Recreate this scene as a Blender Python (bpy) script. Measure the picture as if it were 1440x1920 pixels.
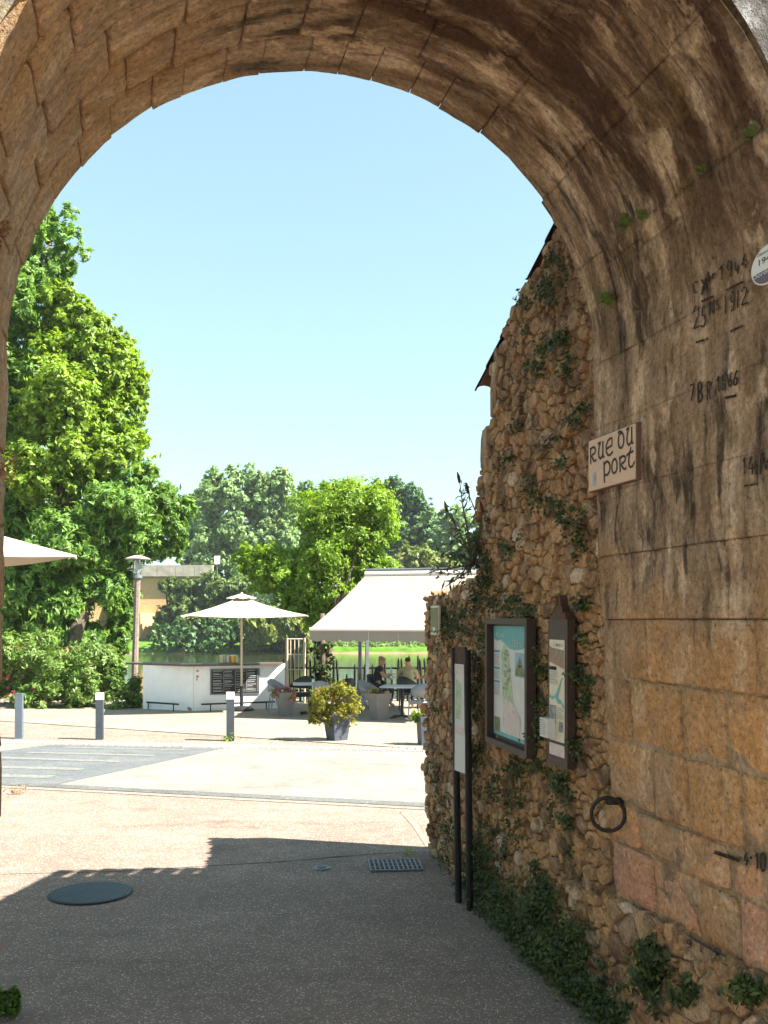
import bpy, bmesh, math, random
import numpy as np
from mathutils import Vector, noise
from mathutils.bvhtree import BVHTree

# ------------------------------------------------------------------ camera, world, sun, exposure
SC = bpy.context.scene
for o in list(bpy.data.objects):
    bpy.data.objects.remove(o)
F, H, HZ, CX = 1850.0, 2.3, 1161.0, 720.0
cam_d = bpy.data.cameras.new('camera'); cam = bpy.data.objects.new('camera', cam_d)
SC.collection.objects.link(cam); SC.camera = cam
cam.location = (0, 0, H); cam.rotation_euler = (math.radians(90), 0, 0)
cam_d.sensor_fit = 'HORIZONTAL'; cam_d.sensor_width = 36; cam_d.lens = F/1440*36
cam_d.shift_y = (HZ-960)/1440; cam_d.clip_start = 0.05; cam_d.clip_end = 5000

SUN = Vector((1, -0.25, 1.12)).normalized()
ELEV = math.asin(SUN.z); AZ = math.atan2(SUN.x, SUN.y)
world = bpy.data.worlds.new('World'); SC.world = world; world.use_nodes = True
wn = world.node_tree; wn.nodes.clear()
w_out = wn.nodes.new('ShaderNodeOutputWorld'); w_bg = wn.nodes.new('ShaderNodeBackground')
sky = wn.nodes.new('ShaderNodeTexSky'); sky.sky_type = 'NISHITA'; sky.sun_disc = False
sky.sun_elevation = ELEV; sky.sun_rotation = AZ
sky.air_density = 1.0; sky.dust_density = 0.7; sky.ozone_density = 1.0; sky.altitude = 100
sgm = wn.nodes.new('ShaderNodeGamma'); sgm.inputs[1].default_value = .55
stn_ = wn.nodes.new('ShaderNodeMix'); stn_.data_type = 'RGBA'; stn_.blend_type = 'MULTIPLY'; stn_.inputs[0].default_value = 1
stn_.inputs[7].default_value = (1.10, 1.34, 1.27, 1)      # summer sky with a cyan cast
wn.links.new(sky.outputs[0], sgm.inputs[0]); wn.links.new(sgm.outputs[0], stn_.inputs[6]); wn.links.new(stn_.outputs[2], w_bg.inputs[0]); wn.links.new(w_bg.outputs[0], w_out.inputs[0])
w_bg.inputs[1].default_value = 0.095
sun_d = bpy.data.lights.new('sun', 'SUN'); sun = bpy.data.objects.new('sun', sun_d)
SC.collection.objects.link(sun); sun_d.energy = 4.8; sun_d.angle = math.radians(0.5); sun_d.color = (1, .95, .87)
sun.rotation_euler = SUN.to_track_quat('Z', 'Y').to_euler()
SC.view_settings.view_transform = 'Standard'; SC.view_settings.look = 'None'
SC.view_settings.exposure = 2.12; SC.view_settings.gamma = 1; SC.view_settings.use_curve_mapping = False
SC.render.engine = 'CYCLES'
SC.cycles.max_bounces = 8; SC.cycles.diffuse_bounces = 6; SC.cycles.transparent_max_bounces = 8
SC.cycles.use_denoising = True

# ------------------------------------------------------------------ helpers
COL = SC.collection
rng = random.Random(7)
nrg = np.random.default_rng(11)
OFF = {}
def P(px, py, Y): return Vector(((px-CX)/F*Y, Y, H-(py-HZ)/F*Y))
def G(px, py, z=0.0):
    Y = (H-z)*F/(py-HZ); return Vector(((px-CX)/F*Y, Y, z))
def link(o, parent=None):
    COL.objects.link(o)
    if parent is not None: o.parent = parent
    return o
def tag(o, label=None, cat=None, group=None, kind=None):
    for k, v in (('label', label), ('category', cat), ('group', group), ('kind', kind)):
        if v: o[k] = v
    return o
def thing(name, label, cat, loc=(0, 0, 0), rz=0.0, group=None):
    o = bpy.data.objects.new(name, None); o.empty_display_size = .1
    o.location = loc; o.rotation_euler = (0, 0, rz); link(o)
    OFF[o.name] = Vector(loc) if rz == 0 else Vector((0, 0, 0))
    return tag(o, label, cat, group)
def mesh(name, V, Fc, m=None, parent=None, smooth=False, uv=None, local=False, label=None):
    """one mesh object; V in world coordinates unless local or the parent is turned"""
    off = Vector((0, 0, 0))
    if parent is not None and not local: off = OFF.get(parent.name, off)
    me = bpy.data.meshes.new(name)
    if isinstance(V, np.ndarray):
        V = V - np.array(off); me.from_pydata(V.tolist(), [], Fc)
    else:
        me.from_pydata([tuple(Vector(v)-off) for v in V], [], Fc)
    if uv is not None:
        l = me.uv_layers.new(name='UVMap')
        idx = np.empty(len(me.loops), dtype=np.int32); me.loops.foreach_get('vertex_index', idx)
        l.data.foreach_set('uv', np.asarray(uv, dtype=np.float32)[idx].ravel())
    if smooth: me.polygons.foreach_set('use_smooth', [True]*len(me.polygons))
    if m: me.materials.append(m)
    o = bpy.data.objects.new(name, me); link(o, parent)
    OFF[o.name] = off
    if label: o['label'] = label
    return o
class MB:
    """collects shapes into one mesh"""
    def __init__(s): s.V = []; s.F = []
    def add(s, V, Fc):
        n = len(s.V); s.V += [tuple(v) for v in V]; s.F += [tuple(i+n for i in f) for f in Fc]; return s
    def box(s, c, d, rz=0.0, taper=1.0):
        c = Vector(c); x, y, z = d[0]/2, d[1]/2, d[2]/2; V = []
        ca, sa = math.cos(rz), math.sin(rz)
        for sz in (-1, 1):
            k = taper if sz > 0 else 1
            for sx, sy in ((-1, -1), (1, -1), (1, 1), (-1, 1)):
                a, b = sx*x*k, sy*y*k
                V.append((c.x+a*ca-b*sa, c.y+a*sa+b*ca, c.z+sz*z))
        return s.add(V, [(3, 2, 1, 0), (4, 5, 6, 7), (0, 1, 5, 4), (1, 2, 6, 5), (2, 3, 7, 6), (3, 0, 4, 7)])
    def tube(s, pts, r, n=6, cap=True):
        pts = [Vector(p) for p in pts]; R = r if isinstance(r, (list, tuple)) else [r]*len(pts)
        V = []; Fc = []; ref = None
        for i, p in enumerate(pts):
            d = (pts[min(i+1, len(pts)-1)]-pts[max(i-1, 0)])
            d = d.normalized() if d.length > 1e-9 else Vector((0, 0, 1))
            if ref is None: ref = d.orthogonal().normalized()
            u = (ref-d*ref.dot(d)); u = u.normalized() if u.length > 1e-6 else d.orthogonal().normalized()
            ref = u; w = d.cross(u)
            for k in range(n):
                a = 2*math.pi*k/n; V.append(p+(u*math.cos(a)+w*math.sin(a))*R[i])
        for i in range(len(pts)-1):
            for k in range(n):
                a, b = i*n+k, i*n+(k+1) % n; Fc.append((a, b, b+n, a+n))
        if cap: Fc += [tuple(reversed(range(n))), tuple(range((len(pts)-1)*n, len(pts)*n))]
        return s.add(V, Fc)
    def lathe(s, c, prof, n=16):
        c = Vector(c); V = []; Fc = []
        for r, z in prof:
            for k in range(n):
                a = 2*math.pi*k/n; V.append((c.x+r*math.cos(a), c.y+r*math.sin(a), c.z+z))
        for i in range(len(prof)-1):
            for k in range(n):
                a, b = i*n+k, i*n+(k+1) % n; Fc.append((a, b, b+n, a+n))
        Fc += [tuple(reversed(range(n))), tuple(range((len(prof)-1)*n, len(prof)*n))]
        return s.add(V, Fc)
    def prism(s, poly, z0, z1):
        n = len(poly); V = [(p[0], p[1], z0) for p in poly]+[(p[0], p[1], z1) for p in poly]
        a = sum(poly[i][0]*poly[(i+1) % n][1]-poly[(i+1) % n][0]*poly[i][1] for i in range(n))
        f = [tuple(reversed(range(n))), tuple(range(n, 2*n))]+[(i, (i+1) % n, (i+1) % n+n, i+n) for i in range(n)]
        if a < 0: f = [tuple(reversed(q)) for q in f]
        return s.add(V, f)
    def quad(s, a, b, c, d): return s.add([a, b, c, d], [(0, 1, 2, 3)])
    def build(s, name, m, parent=None, smooth=False, local=False, label=None):
        return mesh(name, s.V, s.F, m, parent, smooth, None, local, label)

# ------------------------------------------------------------------ materials
def new_mat(name):
    m = bpy.data.materials.new(name); m.use_nodes = True
    nt = m.node_tree; return m, nt, nt.nodes['Principled BSDF']
def nd(nt, typ, ins=None, **props):
    n = nt.nodes.new('ShaderNode'+typ)
    for k, v in props.items(): setattr(n, k, v)
    for k, v in (ins or {}).items():
        if hasattr(v, 'is_linked') or hasattr(v, 'links'): nt.links.new(v, n.inputs[k])
        else: n.inputs[k].default_value = v
    return n
def ramp(nt, fac, stops, interp='LINEAR'):
    n = nt.nodes.new('ShaderNodeValToRGB'); e = n.color_ramp.elements; n.color_ramp.interpolation = interp
    while len(e) < len(stops): e.new(.5)
    for i, (p, c) in enumerate(stops):
        e[i].position = p
        e[i].color = (c, c, c, 1) if isinstance(c, (int, float)) else (*c, 1)
    nt.links.new(fac, n.inputs[0]); return n.outputs[0]
def mixc(nt, fac, a, b, bt='MIX'):
    n = nt.nodes.new('ShaderNodeMix'); n.data_type = 'RGBA'; n.blend_type = bt; n.clamp_factor = True
    for i, v in ((0, fac), (6, a), (7, b)):
        if isinstance(v, (int, float)): n.inputs[i].default_value = v
        elif isinstance(v, tuple): n.inputs[i].default_value = (*v, 1)
        else: nt.links.new(v, n.inputs[i])
    return n.outputs[2]
def mth(nt, op, a, b=0.0):
    n = nt.nodes.new('ShaderNodeMath'); n.operation = op; n.use_clamp = False
    for i, v in enumerate((a, b)):
        if isinstance(v, (int, float)): n.inputs[i].default_value = v
        else: nt.links.new(v, n.inputs[i])
    return n.outputs[0]
def scaled(nt, vec, s):
    n = nd(nt, 'Mapping', {'Vector': vec}); n.inputs['Scale'].default_value = s; return n.outputs[0]
def tnoise(nt, vec, scale, detail=5.0, rough=.6, dist=0.0):
    return nd(nt, 'TexNoise', {'Vector': vec, 'Scale': scale, 'Detail': detail, 'Roughness': rough, 'Distortion': dist}).outputs[0]
def setc(nt, b, c, rough=.8, spec=.3):
    if isinstance(c, tuple): b.inputs['Base Color'].default_value = (*c, 1)
    else: nt.links.new(c, b.inputs['Base Color'])
    b.inputs['Roughness'].default_value = rough; b.inputs['Specular IOR Level'].default_value = spec
def bump(nt, b, h, strength=.5, dist=.01):
    n = nd(nt, 'Bump', {'Strength': strength, 'Distance': dist, 'Height': h}); nt.links.new(n.outputs[0], b.inputs['Normal'])
def plain(name, c, rough=.6, spec=.4, metal=0.0, var=.12, scale=8.0, bmp=0.0):
    m, nt, b = new_mat(name); g = nd(nt, 'TexCoord').outputs['Object']
    n = tnoise(nt, g, scale, 6)
    k = ramp(nt, n, [(.25, 1-var*1.6), (.75, 1+var)])
    setc(nt, b, mixc(nt, 1.0, c, k, 'MULTIPLY'), rough, spec); b.inputs['Metallic'].default_value = metal
    if bmp: bump(nt, b, tnoise(nt, g, scale*12, 4), bmp, .004)
    return m

def stone_mat(name, kind):
    m, nt, b = new_mat(name)
    geo = nd(nt, 'NewGeometry'); pos = geo.outputs['Position']
    rnd = nd(nt, 'ObjectInfo').outputs['Random']
    sep = nd(nt, 'SeparateXYZ', {'Vector': pos}); x, y, z = sep.outputs
    big = tnoise(nt, pos, 1.7, 5, .62, .4)
    mid = tnoise(nt, pos, 6.5, 6, .68, .3)
    fine = tnoise(nt, pos, 38, 6, .7)
    if kind == 'ashlar':
        uv = nd(nt, 'UVMap').outputs[0]
        wuv = mixc(nt, .12, uv, nd(nt, 'TexNoise', {'Vector': uv, 'Scale': 3.0, 'Detail': 4.0}).outputs[1])
        base = ramp(nt, mid, [(.28, (.26, .155, .072)), (.43, (.45, .275, .13)), (.56, (.56, .36, .18)), (.68, (.60, .43, .25)), (.80, (.66, .52, .35))])
        base = mixc(nt, .55, base, ramp(nt, big, [(.32, (.36, .22, .10)), (.48, (.55, .35, .17)), (.60, (.50, .40, .30)), (.72, (.62, .47, .29))]))
        tint = ramp(nt, rnd, [(0, (.74, .72, .74)), (.35, (1.08, 1.0, .92)), (.7, (.92, .88, .86)), (1, (1.18, 1.06, .92))])
        low = nd(nt, 'MapRange', {'Value': z, 'From Min': 2.0, 'From Max': 2.5, 'To Min': .9, 'To Max': .35}).outputs[0]
        base = mixc(nt, low, base, tint, 'MULTIPLY')
        # pink stones low on the wall
        zz = nd(nt, 'MapRange', {'Value': mth(nt, 'ADD', z, mth(nt, 'MULTIPLY', mth(nt, 'SUBTRACT', big, .5), .9)), 'From Min': 1.5, 'From Max': .9})
        pk = mth(nt, 'MULTIPLY', zz.outputs[0], ramp(nt, rnd, [(.35, 0.0), (.5, 1.0)]))
        base = mixc(nt, mth(nt, 'MULTIPLY', pk, .7), base, (.60, .32, .24))
        # grey-brown grime in soft vertical runs above the flood line
        up = nd(nt, 'MapRange', {'Value': mth(nt, 'ADD', z, mth(nt, 'MULTIPLY', mth(nt, 'SUBTRACT', big, .5), 1.8)), 'From Min': 1.75, 'From Max': 2.8}).outputs[0]
        lf = nd(nt, 'MapRange', {'Value': x, 'From Min': -1.3, 'From Max': -.5, 'To Min': .22, 'To Max': 1.0}).outputs[0]
        up = mth(nt, 'MULTIPLY', up, lf)
        st = tnoise(nt, scaled(nt, wuv, (.75, 3.0, 1)), 2.0, 8, .66, .2)
        st2 = tnoise(nt, scaled(nt, wuv, (.7, 4.2, 1)), 3.1, 7, .62, .1)
        grime = ramp(nt, st, [(.34, (.055, .042, .032)), (.44, (.15, .112, .075)), (.52, (.28, .215, .148)), (.60, (.42, .335, .245)), (.70, (.62, .53, .42))])
        base = mixc(nt, mth(nt, 'MULTIPLY', up, .82), base, grime)
        dk = mth(nt, 'MULTIPLY', ramp(nt, st2, [(.50, 0.0), (.60, 1.0)]), ramp(nt, big, [(.40, .1), (.54, 1.0)]))
        dk = mth(nt, 'MULTIPLY', dk, mth(nt, 'ADD', mth(nt, 'MULTIPLY', up, .9), .1))
        base = mixc(nt, mth(nt, 'MULTIPLY', dk, .9), base, (.040, .032, .024))
        sm = ramp(nt, tnoise(nt, pos, 4.3, 8, .72, .6), [(.50, 0.0), (.62, 1.0)])
        base = mixc(nt, mth(nt, 'MULTIPLY', sm, .55), base, (.30, .215, .155))
        # damp red-brown stain over the right haunch of the vault
        sx = nd(nt, 'MapRange', {'Value': x, 'From Min': -.45, 'From Max': .15}).outputs[0]
        sz = nd(nt, 'MapRange', {'Value': z, 'From Min': 3.6, 'From Max': 4.4}).outputs[0]
        sy = nd(nt, 'MapRange', {'Value': mth(nt, 'ADD', y, mth(nt, 'MULTIPLY', mth(nt, 'SUBTRACT', big, .5), .8)), 'From Min': 5.30, 'From Max': 4.95}).outputs[0]
        stn = mth(nt, 'MULTIPLY', mth(nt, 'MULTIPLY', sx, sz), mth(nt, 'MULTIPLY', sy, ramp(nt, st, [(.44, 1.0), (.64, .08)])))
        base = mixc(nt, mth(nt, 'MULTIPLY', stn, .97), base, (.055, .028, .015))
        pale = ramp(nt, tnoise(nt, scaled(nt, wuv, (1.0, 1.9, 1)), 2.6, 7, .62, .3), [(.56, 0.0), (.64, 1.0)])
        base = mixc(nt, mth(nt, 'MULTIPLY', pale, .6), base, (.66, .52, .36))
        green = ramp(nt, tnoise(nt, pos, 3.1, 6, .65, .5), [(.56, 0.0), (.68, 1.0)])
        base = mixc(nt, mth(nt, 'MULTIPLY', green, .4), base, (.17, .13, .045))
    elif kind == 'rubble':
        base = ramp(nt, rnd, [(0, (.36, .22, .11)), (.18, (.62, .37, .17)), (.32, (.25, .17, .11)), (.48, (.66, .46, .26)), (.62, (.54, .28, .15)), (.78, (.22, .165, .12)), (.92, (.70, .55, .38)), (1, (.72, .67, .60))])
        base = mixc(nt, .42, base, ramp(nt, mid, [(.3, (.22, .145, .085)), (.5, (.50, .33, .18)), (.72, (.66, .49, .31))]))
        up = nd(nt, 'MapRange', {'Value': mth(nt, 'ADD', z, mth(nt, 'MULTIPLY', mth(nt, 'SUBTRACT', big, .5), 2.2)), 'From Min': 2.5, 'From Max': 4.4}).outputs[0]
        base = mixc(nt, mth(nt, 'MULTIPLY', up, .62), base, ramp(nt, mid, [(.35, (.10, .072, .05)), (.52, (.24, .175, .12)), (.70, (.50, .42, .33))]))
        base = mixc(nt, mth(nt, 'MULTIPLY', ramp(nt, tnoise(nt, pos, 3.6, 7, .74, .5), [(.47, 0.0), (.60, 1.0)]), .75), base, (.075, .055, .036))
    elif kind == 'mortar':
        base = ramp(nt, mid, [(.3, (.30, .22, .14)), (.55, (.50, .38, .25)), (.75, (.62, .50, .36))])
        base = mixc(nt, mth(nt, 'MULTIPLY', ramp(nt, big, [(.5, 0.0), (.65, 1.0)]), .5), base, (.10, .075, .05))
    elif kind == 'bridge':
        base = ramp(nt, mid, [(.3, (.50, .36, .20)), (.6, (.62, .46, .28))])
    elif kind == 'lichen':
        base = ramp(nt, mid, [(.32, (.08, .07, .06)), (.5, (.22, .20, .18)), (.62, (.45, .43, .41))])
        base = mixc(nt, ramp(nt, big, [(.56, 0.0), (.62, 1.0)]), base, (.42, .33, .20))
    base = mixc(nt, 1.0, base, ramp(nt, fine, [(.28, .40), (.46, .90), (.56, 1.05), (.72, 1.5)]), 'MULTIPLY')
    base = mixc(nt, 1.0, base, {'ashlar': (1.20, 1.12, 1.02), 'rubble': (1.18, 1.09, .99), 'mortar': (.95, .86, .76), 'bridge': (1.12, .98, .80), 'lichen': (1.0, 1.0, 1.0)}[kind], 'MULTIPLY')
    pit_dark = nd(nt, 'TexVoronoi', {'Vector': pos, 'Scale': 24.0}); pit_dark.feature = 'F1'
    pm = ramp(nt, mth(nt, 'ADD', pit_dark.outputs['Distance'], mth(nt, 'MULTIPLY', mth(nt, 'SUBTRACT', fine, .5), .5)), [(.05, .35), (.16, 1.0)])
    base = mixc(nt, .8, base, pm, 'MULTIPLY')
    setc(nt, b, base, .92, .15)
    vor = nd(nt, 'TexVoronoi', {'Vector': pos, 'Scale': 55.0}); vor.feature = 'F1'
    h = mth(nt, 'ADD', mth(nt, 'MULTIPLY', fine, 1.0), mth(nt, 'MULTIPLY', ramp(nt, vor.outputs[0], [(.1, 0.0), (.3, 1.0)]), .25))
    h = mth(nt, 'ADD', h, mth(nt, 'MULTIPLY', tnoise(nt, pos, 140, 3), .3))
    h = mth(nt, 'ADD', h, mth(nt, 'MULTIPLY', mid, 1.6))
    bump(nt, b, h, 1.0, .03)
    return m

def leaf_mat(name, cols, trans=.35, rough=.5, spec=.35):
    m, nt, b = new_mat(name)
    r = nd(nt, 'NewGeometry').outputs['Random Per Island']
    c = ramp(nt, r, [(i/(len(cols)-1), k) for i, k in enumerate(cols)])
    big = tnoise(nt, nd(nt, 'NewGeometry').outputs['Position'], .9, 3)
    c = mixc(nt, 1.0, c, ramp(nt, big, [(.3, .78), (.7, 1.2)]), 'MULTIPLY')
    setc(nt, b, c, rough, spec)
    t = nd(nt, 'BsdfTranslucent'); hs = nd(nt, 'HueSaturation', {'Hue': .485, 'Saturation': 1.1, 'Value': 1.5, 'Color': c})
    nt.links.new(hs.outputs[0], t.inputs['Color'])
    mx = nd(nt, 'MixShader', {0: trans, 1: b.outputs[0], 2: t.outputs[0]})
    nt.links.new(mx.outputs[0], nt.nodes['Material Output'].inputs['Surface'])
    return m
def ground_mat(name, dark, mid_, light, speck, scale=75.0, bmp=.5):
    m, nt, b = new_mat(name); pos = nd(nt, 'NewGeometry').outputs['Position']
    v = nd(nt, 'TexVoronoi', {'Vector': pos, 'Scale': scale}); v.feature = 'F1'
    sp = nd(nt, 'SeparateColor', {0: v.outputs['Color']}).outputs[0]
    c = ramp(nt, sp, [(0, dark), (.45, mid_), (.8, light), (.90, light), (.94, speck), (1, speck)])
    n = tnoise(nt, pos, .55, 6, .62, .3); n2 = tnoise(nt, pos, 4.0, 6, .65)
    c = mixc(nt, 1.0, c, ramp(nt, n, [(.3, .86), (.7, 1.12)]), 'MULTIPLY')
    c = mixc(nt, 1.0, c, ramp(nt, n2, [(.3, .85), (.7, 1.12)]), 'MULTIPLY')
    sn = tnoise(nt, scaled(nt, pos, (.35, 1.6, 1)), 1.1, 7, .68, .6)
    c = mixc(nt, 1.0, c, ramp(nt, sn, [(.30, .62), (.42, .94), (.60, 1.0), (.72, 1.10)]), 'MULTIPLY')
    vs = nd(nt, 'TexVoronoi', {'Vector': pos, 'Scale': 2.3}); vs.feature = 'F1'
    c = mixc(nt, 1.0, c, ramp(nt, mth(nt, 'ADD', vs.outputs['Distance'], mth(nt, 'MULTIPLY', tnoise(nt, pos, 30, 3), .04)), [(.035, .60), (.055, 1.0)]), 'MULTIPLY')
    setc(nt, b, c, .85, .3)
    bump(nt, b, mth(nt, 'MULTIPLY', v.outputs['Distance'], -1.0), bmp, .006)
    return m

M = {}
M['ashlar'] = stone_mat('weathered_ashlar', 'ashlar'); M['rubble'] = stone_mat('rubble_stone', 'rubble')
M['mortar'] = stone_mat('sandy_mortar', 'mortar'); M['bridge'] = stone_mat('ochre_bridge_stone', 'bridge')
M['lichen'] = stone_mat('lichen_stone', 'lichen')
M['ground'] = ground_mat('exposed_aggregate', (.188, .136, .104), (.222, .163, .125), (.258, .194, .151), (.50, .43, .37), 105.0)
M['terrace'] = ground_mat('beige_fine_concrete', (0.227, 0.184, 0.133), (0.266, 0.220, 0.163), (0.300, 0.249, 0.194), (0.366, 0.333, 0.286), 60, .2)
M['strip'] = ground_mat('grey_aggregate', (0.156, 0.118, 0.089), (0.213, 0.165, 0.125), (0.272, 0.219, 0.174), (0.356, 0.306, 0.269), 45, .4)
M['road'] = ground_mat('pale_concrete_road', (0.190, 0.173, 0.144), (0.219, 0.199, 0.167), (0.243, 0.222, 0.190), (0.272, 0.254, 0.225), 40, .15)
M['asphalt'] = ground_mat('grey_asphalt', (0.092, 0.097, 0.097), (0.114, 0.122, 0.122), (0.132, 0.141, 0.141), (0.184, 0.193, 0.193), 60, .3)
M['gutter'] = ground_mat('grey_gutter', (0.088, 0.088, 0.082), (0.113, 0.113, 0.104), (0.139, 0.139, 0.126), (0.189, 0.189, 0.176), 50, .3)
M['paint'] = plain('worn_white_paint', (0.186, 0.183, 0.164), .8, .2, 0, .25, 14)
M['sett'] = plain('granite_sett', (.40, .35, .29), .85, .2, 0, .25, 18, .4)
M['joint'] = plain('pale_joint', (0.235, 0.202, 0.168), .9, .1, 0, .2, 10)
M['darkjoint'] = plain('dark_joint', (.10, .085, .07), .9, .1, 0, .2, 10)
M['white'] = plain('white_painted_board', (.80, .79, .76), .55, .3, 0, .05, 4)
M['cap'] = plain('white_plastic_cap', (0.640, 0.608, 0.544), .5, .3, 0, .04, 6)
M['steel_dark'] = plain('slate_painted_steel', (0.051, 0.063, 0.078), .45, .4, 0, .12, 5)
M['steel_blue'] = plain('blue_grey_steel', (0.100, 0.125, 0.155), .45, .4, 0, .08, 5)
M['iron'] = plain('black_iron', (.022, .018, .016), .6, .4, .3, .3, 30, .3)
M['rust'] = plain('rusted_brown_steel', (.085, .042, .026), .75, .3, .2, .3, 14, .4)
M['brownframe'] = plain('brown_painted_frame', (0.052, 0.029, 0.020), .6, .35, 0, .15, 10)
M['canvas'] = plain('cream_canvas', (0.490, 0.432, 0.332), .85, .1, 0, .05, 3)
M['awning'] = plain('off_white_awning', (0.260, 0.229, 0.197), .85, .1, 0, .05, 2)
M['pole'] = plain('pale_pole', (.62, .50, .36), .5, .3, 0, .1, 6)
M['black'] = plain('black_plastic', (.02, .02, .022), .5, .4, 0, .2, 8)
M['counter'] = plain('dark_counter_top', (.10, .07, .055), .5, .4, 0, .15, 6)
M['slate'] = plain('chalkboard', (.035, .033, .034), .7, .2, 0, .3, 5)
M['chalk'] = plain('chalk', (.55, .55, .53), .9, .1, 0, .1, 20)
M['zinc'] = plain('grey_zinc', (0.165, 0.182, 0.193), .45, .5, .4, .1, 10)
M['taupe'] = plain('taupe_pot', (0.185, 0.173, 0.159), .6, .3, 0, .08, 5)
M['potgrey'] = plain('slate_grey_pot', (0.069, 0.078, 0.102), .6, .3, 0, .1, 5)
M['soil'] = plain('soil', (.06, .04, .03), .95, .1, 0, .3, 20)
M['wicker'] = plain('grey_wicker', (0.252, 0.259, 0.266), .6, .3, 0, .2, 60, .6)
M['wicker_dark'] = plain('dark_wicker', (.045, .045, .05), .6, .3, 0, .2, 60, .6)
M['tablegrey'] = plain('pale_table_top', (0.465, 0.465, 0.465), .4, .4, 0, .06, 6)
M['skin'] = plain('skin', (.50, .27, .18), .6, .3, 0, .06, 10)
M['hair_dark'] = plain('dark_brown_hair', (.045, .026, .018), .7, .3, 0, .3, 40)
M['hair_light'] = plain('grey_blond_hair', (.30, .22, .15), .7, .3, 0, .3, 40)
M['shirt_khaki'] = plain('khaki_shirt', (.34, .33, .19), .85, .1, 0, .1, 12)
M['shirt_dark'] = plain('dark_shirt', (.03, .03, .04), .85, .1, 0, .1, 12)
M['shirt_maroon'] = plain('maroon_shirt', (.10, .03, .03), .85, .1, 0, .1, 12)
M['denim'] = plain('dark_trousers', (.04, .05, .08), .85, .1, 0, .1, 12)
M['eye'] = plain('dark_eye', (.02, .015, .012), .4, .5)
M['plaque'] = plain('cream_plaque', (.52, .36, .24), .6, .3, 0, .08, 6)
M['plaque_edge'] = plain('brown_plaque_edge', (.12, .065, .04), .7, .3)
def ink_mat(name, wear):
    m, nt, b = new_mat(name); pos = nd(nt, 'NewGeometry').outputs['Position']
    n = tnoise(nt, pos, 70, 6, .75); n2 = tnoise(nt, pos, 9, 4)
    f = ramp(nt, mth(nt, 'ADD', n, mth(nt, 'MULTIPLY', mth(nt, 'SUBTRACT', n2, .5), .5)), [(wear, 0.0), (wear+.10, 1.0)])
    setc(nt, b, mixc(nt, f, (.028, .021, .017), (.22, .165, .11)), .9, .1); return m
M['ink'] = ink_mat('worn_black_paint', .56); M['ink_faded'] = ink_mat('faded_black_paint', .50)
M['letter'] = plain('brown_black_lettering', (.05, .032, .022), .7, .2, 0, .5, 40)
M['print_white'] = plain('printed_white', (0.561, 0.561, 0.510), .5, .3, 0, .05, 8)
M['print_cream'] = plain('printed_cream', (.62, .56, .40), .5, .3, 0, .06, 8)
M['print_teal'] = plain('printed_teal', (.10, .36, .36), .5, .3, 0, .1, 8)
M['print_blue'] = plain('printed_blue', (.07, .27, .34), .5, .3, 0, .1, 20)
M['print_grey'] = plain('printed_grey', (.24, .25, .25), .5, .3, 0, .5, 25)
M['print_brown'] = plain('printed_brown', (.27, .15, .085), .5, .3, 0, .12, 12)
M['print_green'] = plain('printed_green', (.40, .48, .28), .5, .3, 0, .3, 22)
M['print_sky'] = plain('printed_sky', (.25, .38, .46), .5, .3, 0, .25, 22)
M['print_pink'] = plain('printed_pink', (.58, .48, .44), .5, .3, 0, .15, 22)
M['print_olive'] = plain('printed_olive', (.17, .17, .07), .5, .3, 0, .4, 30)
M['purple'] = plain('aubergine_enamel', (.10, .05, .075), .4, .4, 0, .1, 20)
M['red'] = plain('red_print', (.55, .08, .09), .5, .3)
M['tile'] = plain('terracotta_tile', (.12, .065, .045), .85, .2, 0, .4, 9, .4)
M['bark'] = plain('grey_bark', (.12, .09, .065), .9, .1, 0, .35, 10, .6)
M['stem'] = plain('brown_stem', (.13, .09, .055), .8, .2, 0, .3, 20)
M['dry'] = plain('dry_seed_head', (.30, .17, .09), .85, .2, 0, .3, 20)
M['lampwhite'] = plain('lamp_cap', (.55, .44, .40), .5, .3, 0, .1, 6)
M['wood'] = plain('grey_brown_post', (.24, .185, .15), .8, .2, 0, .3, 12, .4)
M['orange'] = plain('orange_juice', (.75, .36, .03), .3, .4)
M['lemon'] = plain('cloudy_drink', (.62, .60, .40), .3, .4)
def glass_mat():
    m, nt, b = new_mat('clear_glass'); setc(nt, b, (.75, .85, .85), .08, .5)
    b.inputs['Transmission Weight'].default_value = .85; return m
M['glass'] = glass_mat()
def water_mat():
    m, nt, b = new_mat('river_water'); setc(nt, b, (.035, .045, .02), .06, .5)
    pos = nd(nt, 'NewGeometry').outputs['Position']
    bump(nt, b, tnoise(nt, scaled(nt, pos, (.5, 1.6, 1)), 1.2, 4), .25, .05); return m
M['water'] = water_mat()
M['leaf_ash'] = leaf_mat('ash_leaf', [(0.074, 0.158, 0.036), (0.117, 0.238, 0.044), (0.165, 0.300, 0.053), (0.231, 0.364, 0.063)])
M['leaf_lime'] = leaf_mat('light_leaf', [(0.117, 0.212, 0.026), (0.172, 0.286, 0.032), (0.233, 0.355, 0.042), (0.295, 0.409, 0.059)])
M['leaf_acacia'] = leaf_mat('acacia_leaf', [(0.112, 0.220, 0.024), (0.162, 0.289, 0.031), (0.238, 0.371, 0.045), (0.314, 0.440, 0.061)], .45)
M['leaf_pale'] = leaf_mat('poplar_leaf', [(0.139, 0.225, 0.078), (0.201, 0.312, 0.114), (0.265, 0.388, 0.149), (0.330, 0.450, 0.193)], .35)
M['leaf_dark'] = leaf_mat('oak_leaf', [(0.046, 0.111, 0.039), (0.065, 0.143, 0.046), (0.098, 0.189, 0.058), (0.130, 0.227, 0.078)], .25)
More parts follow.
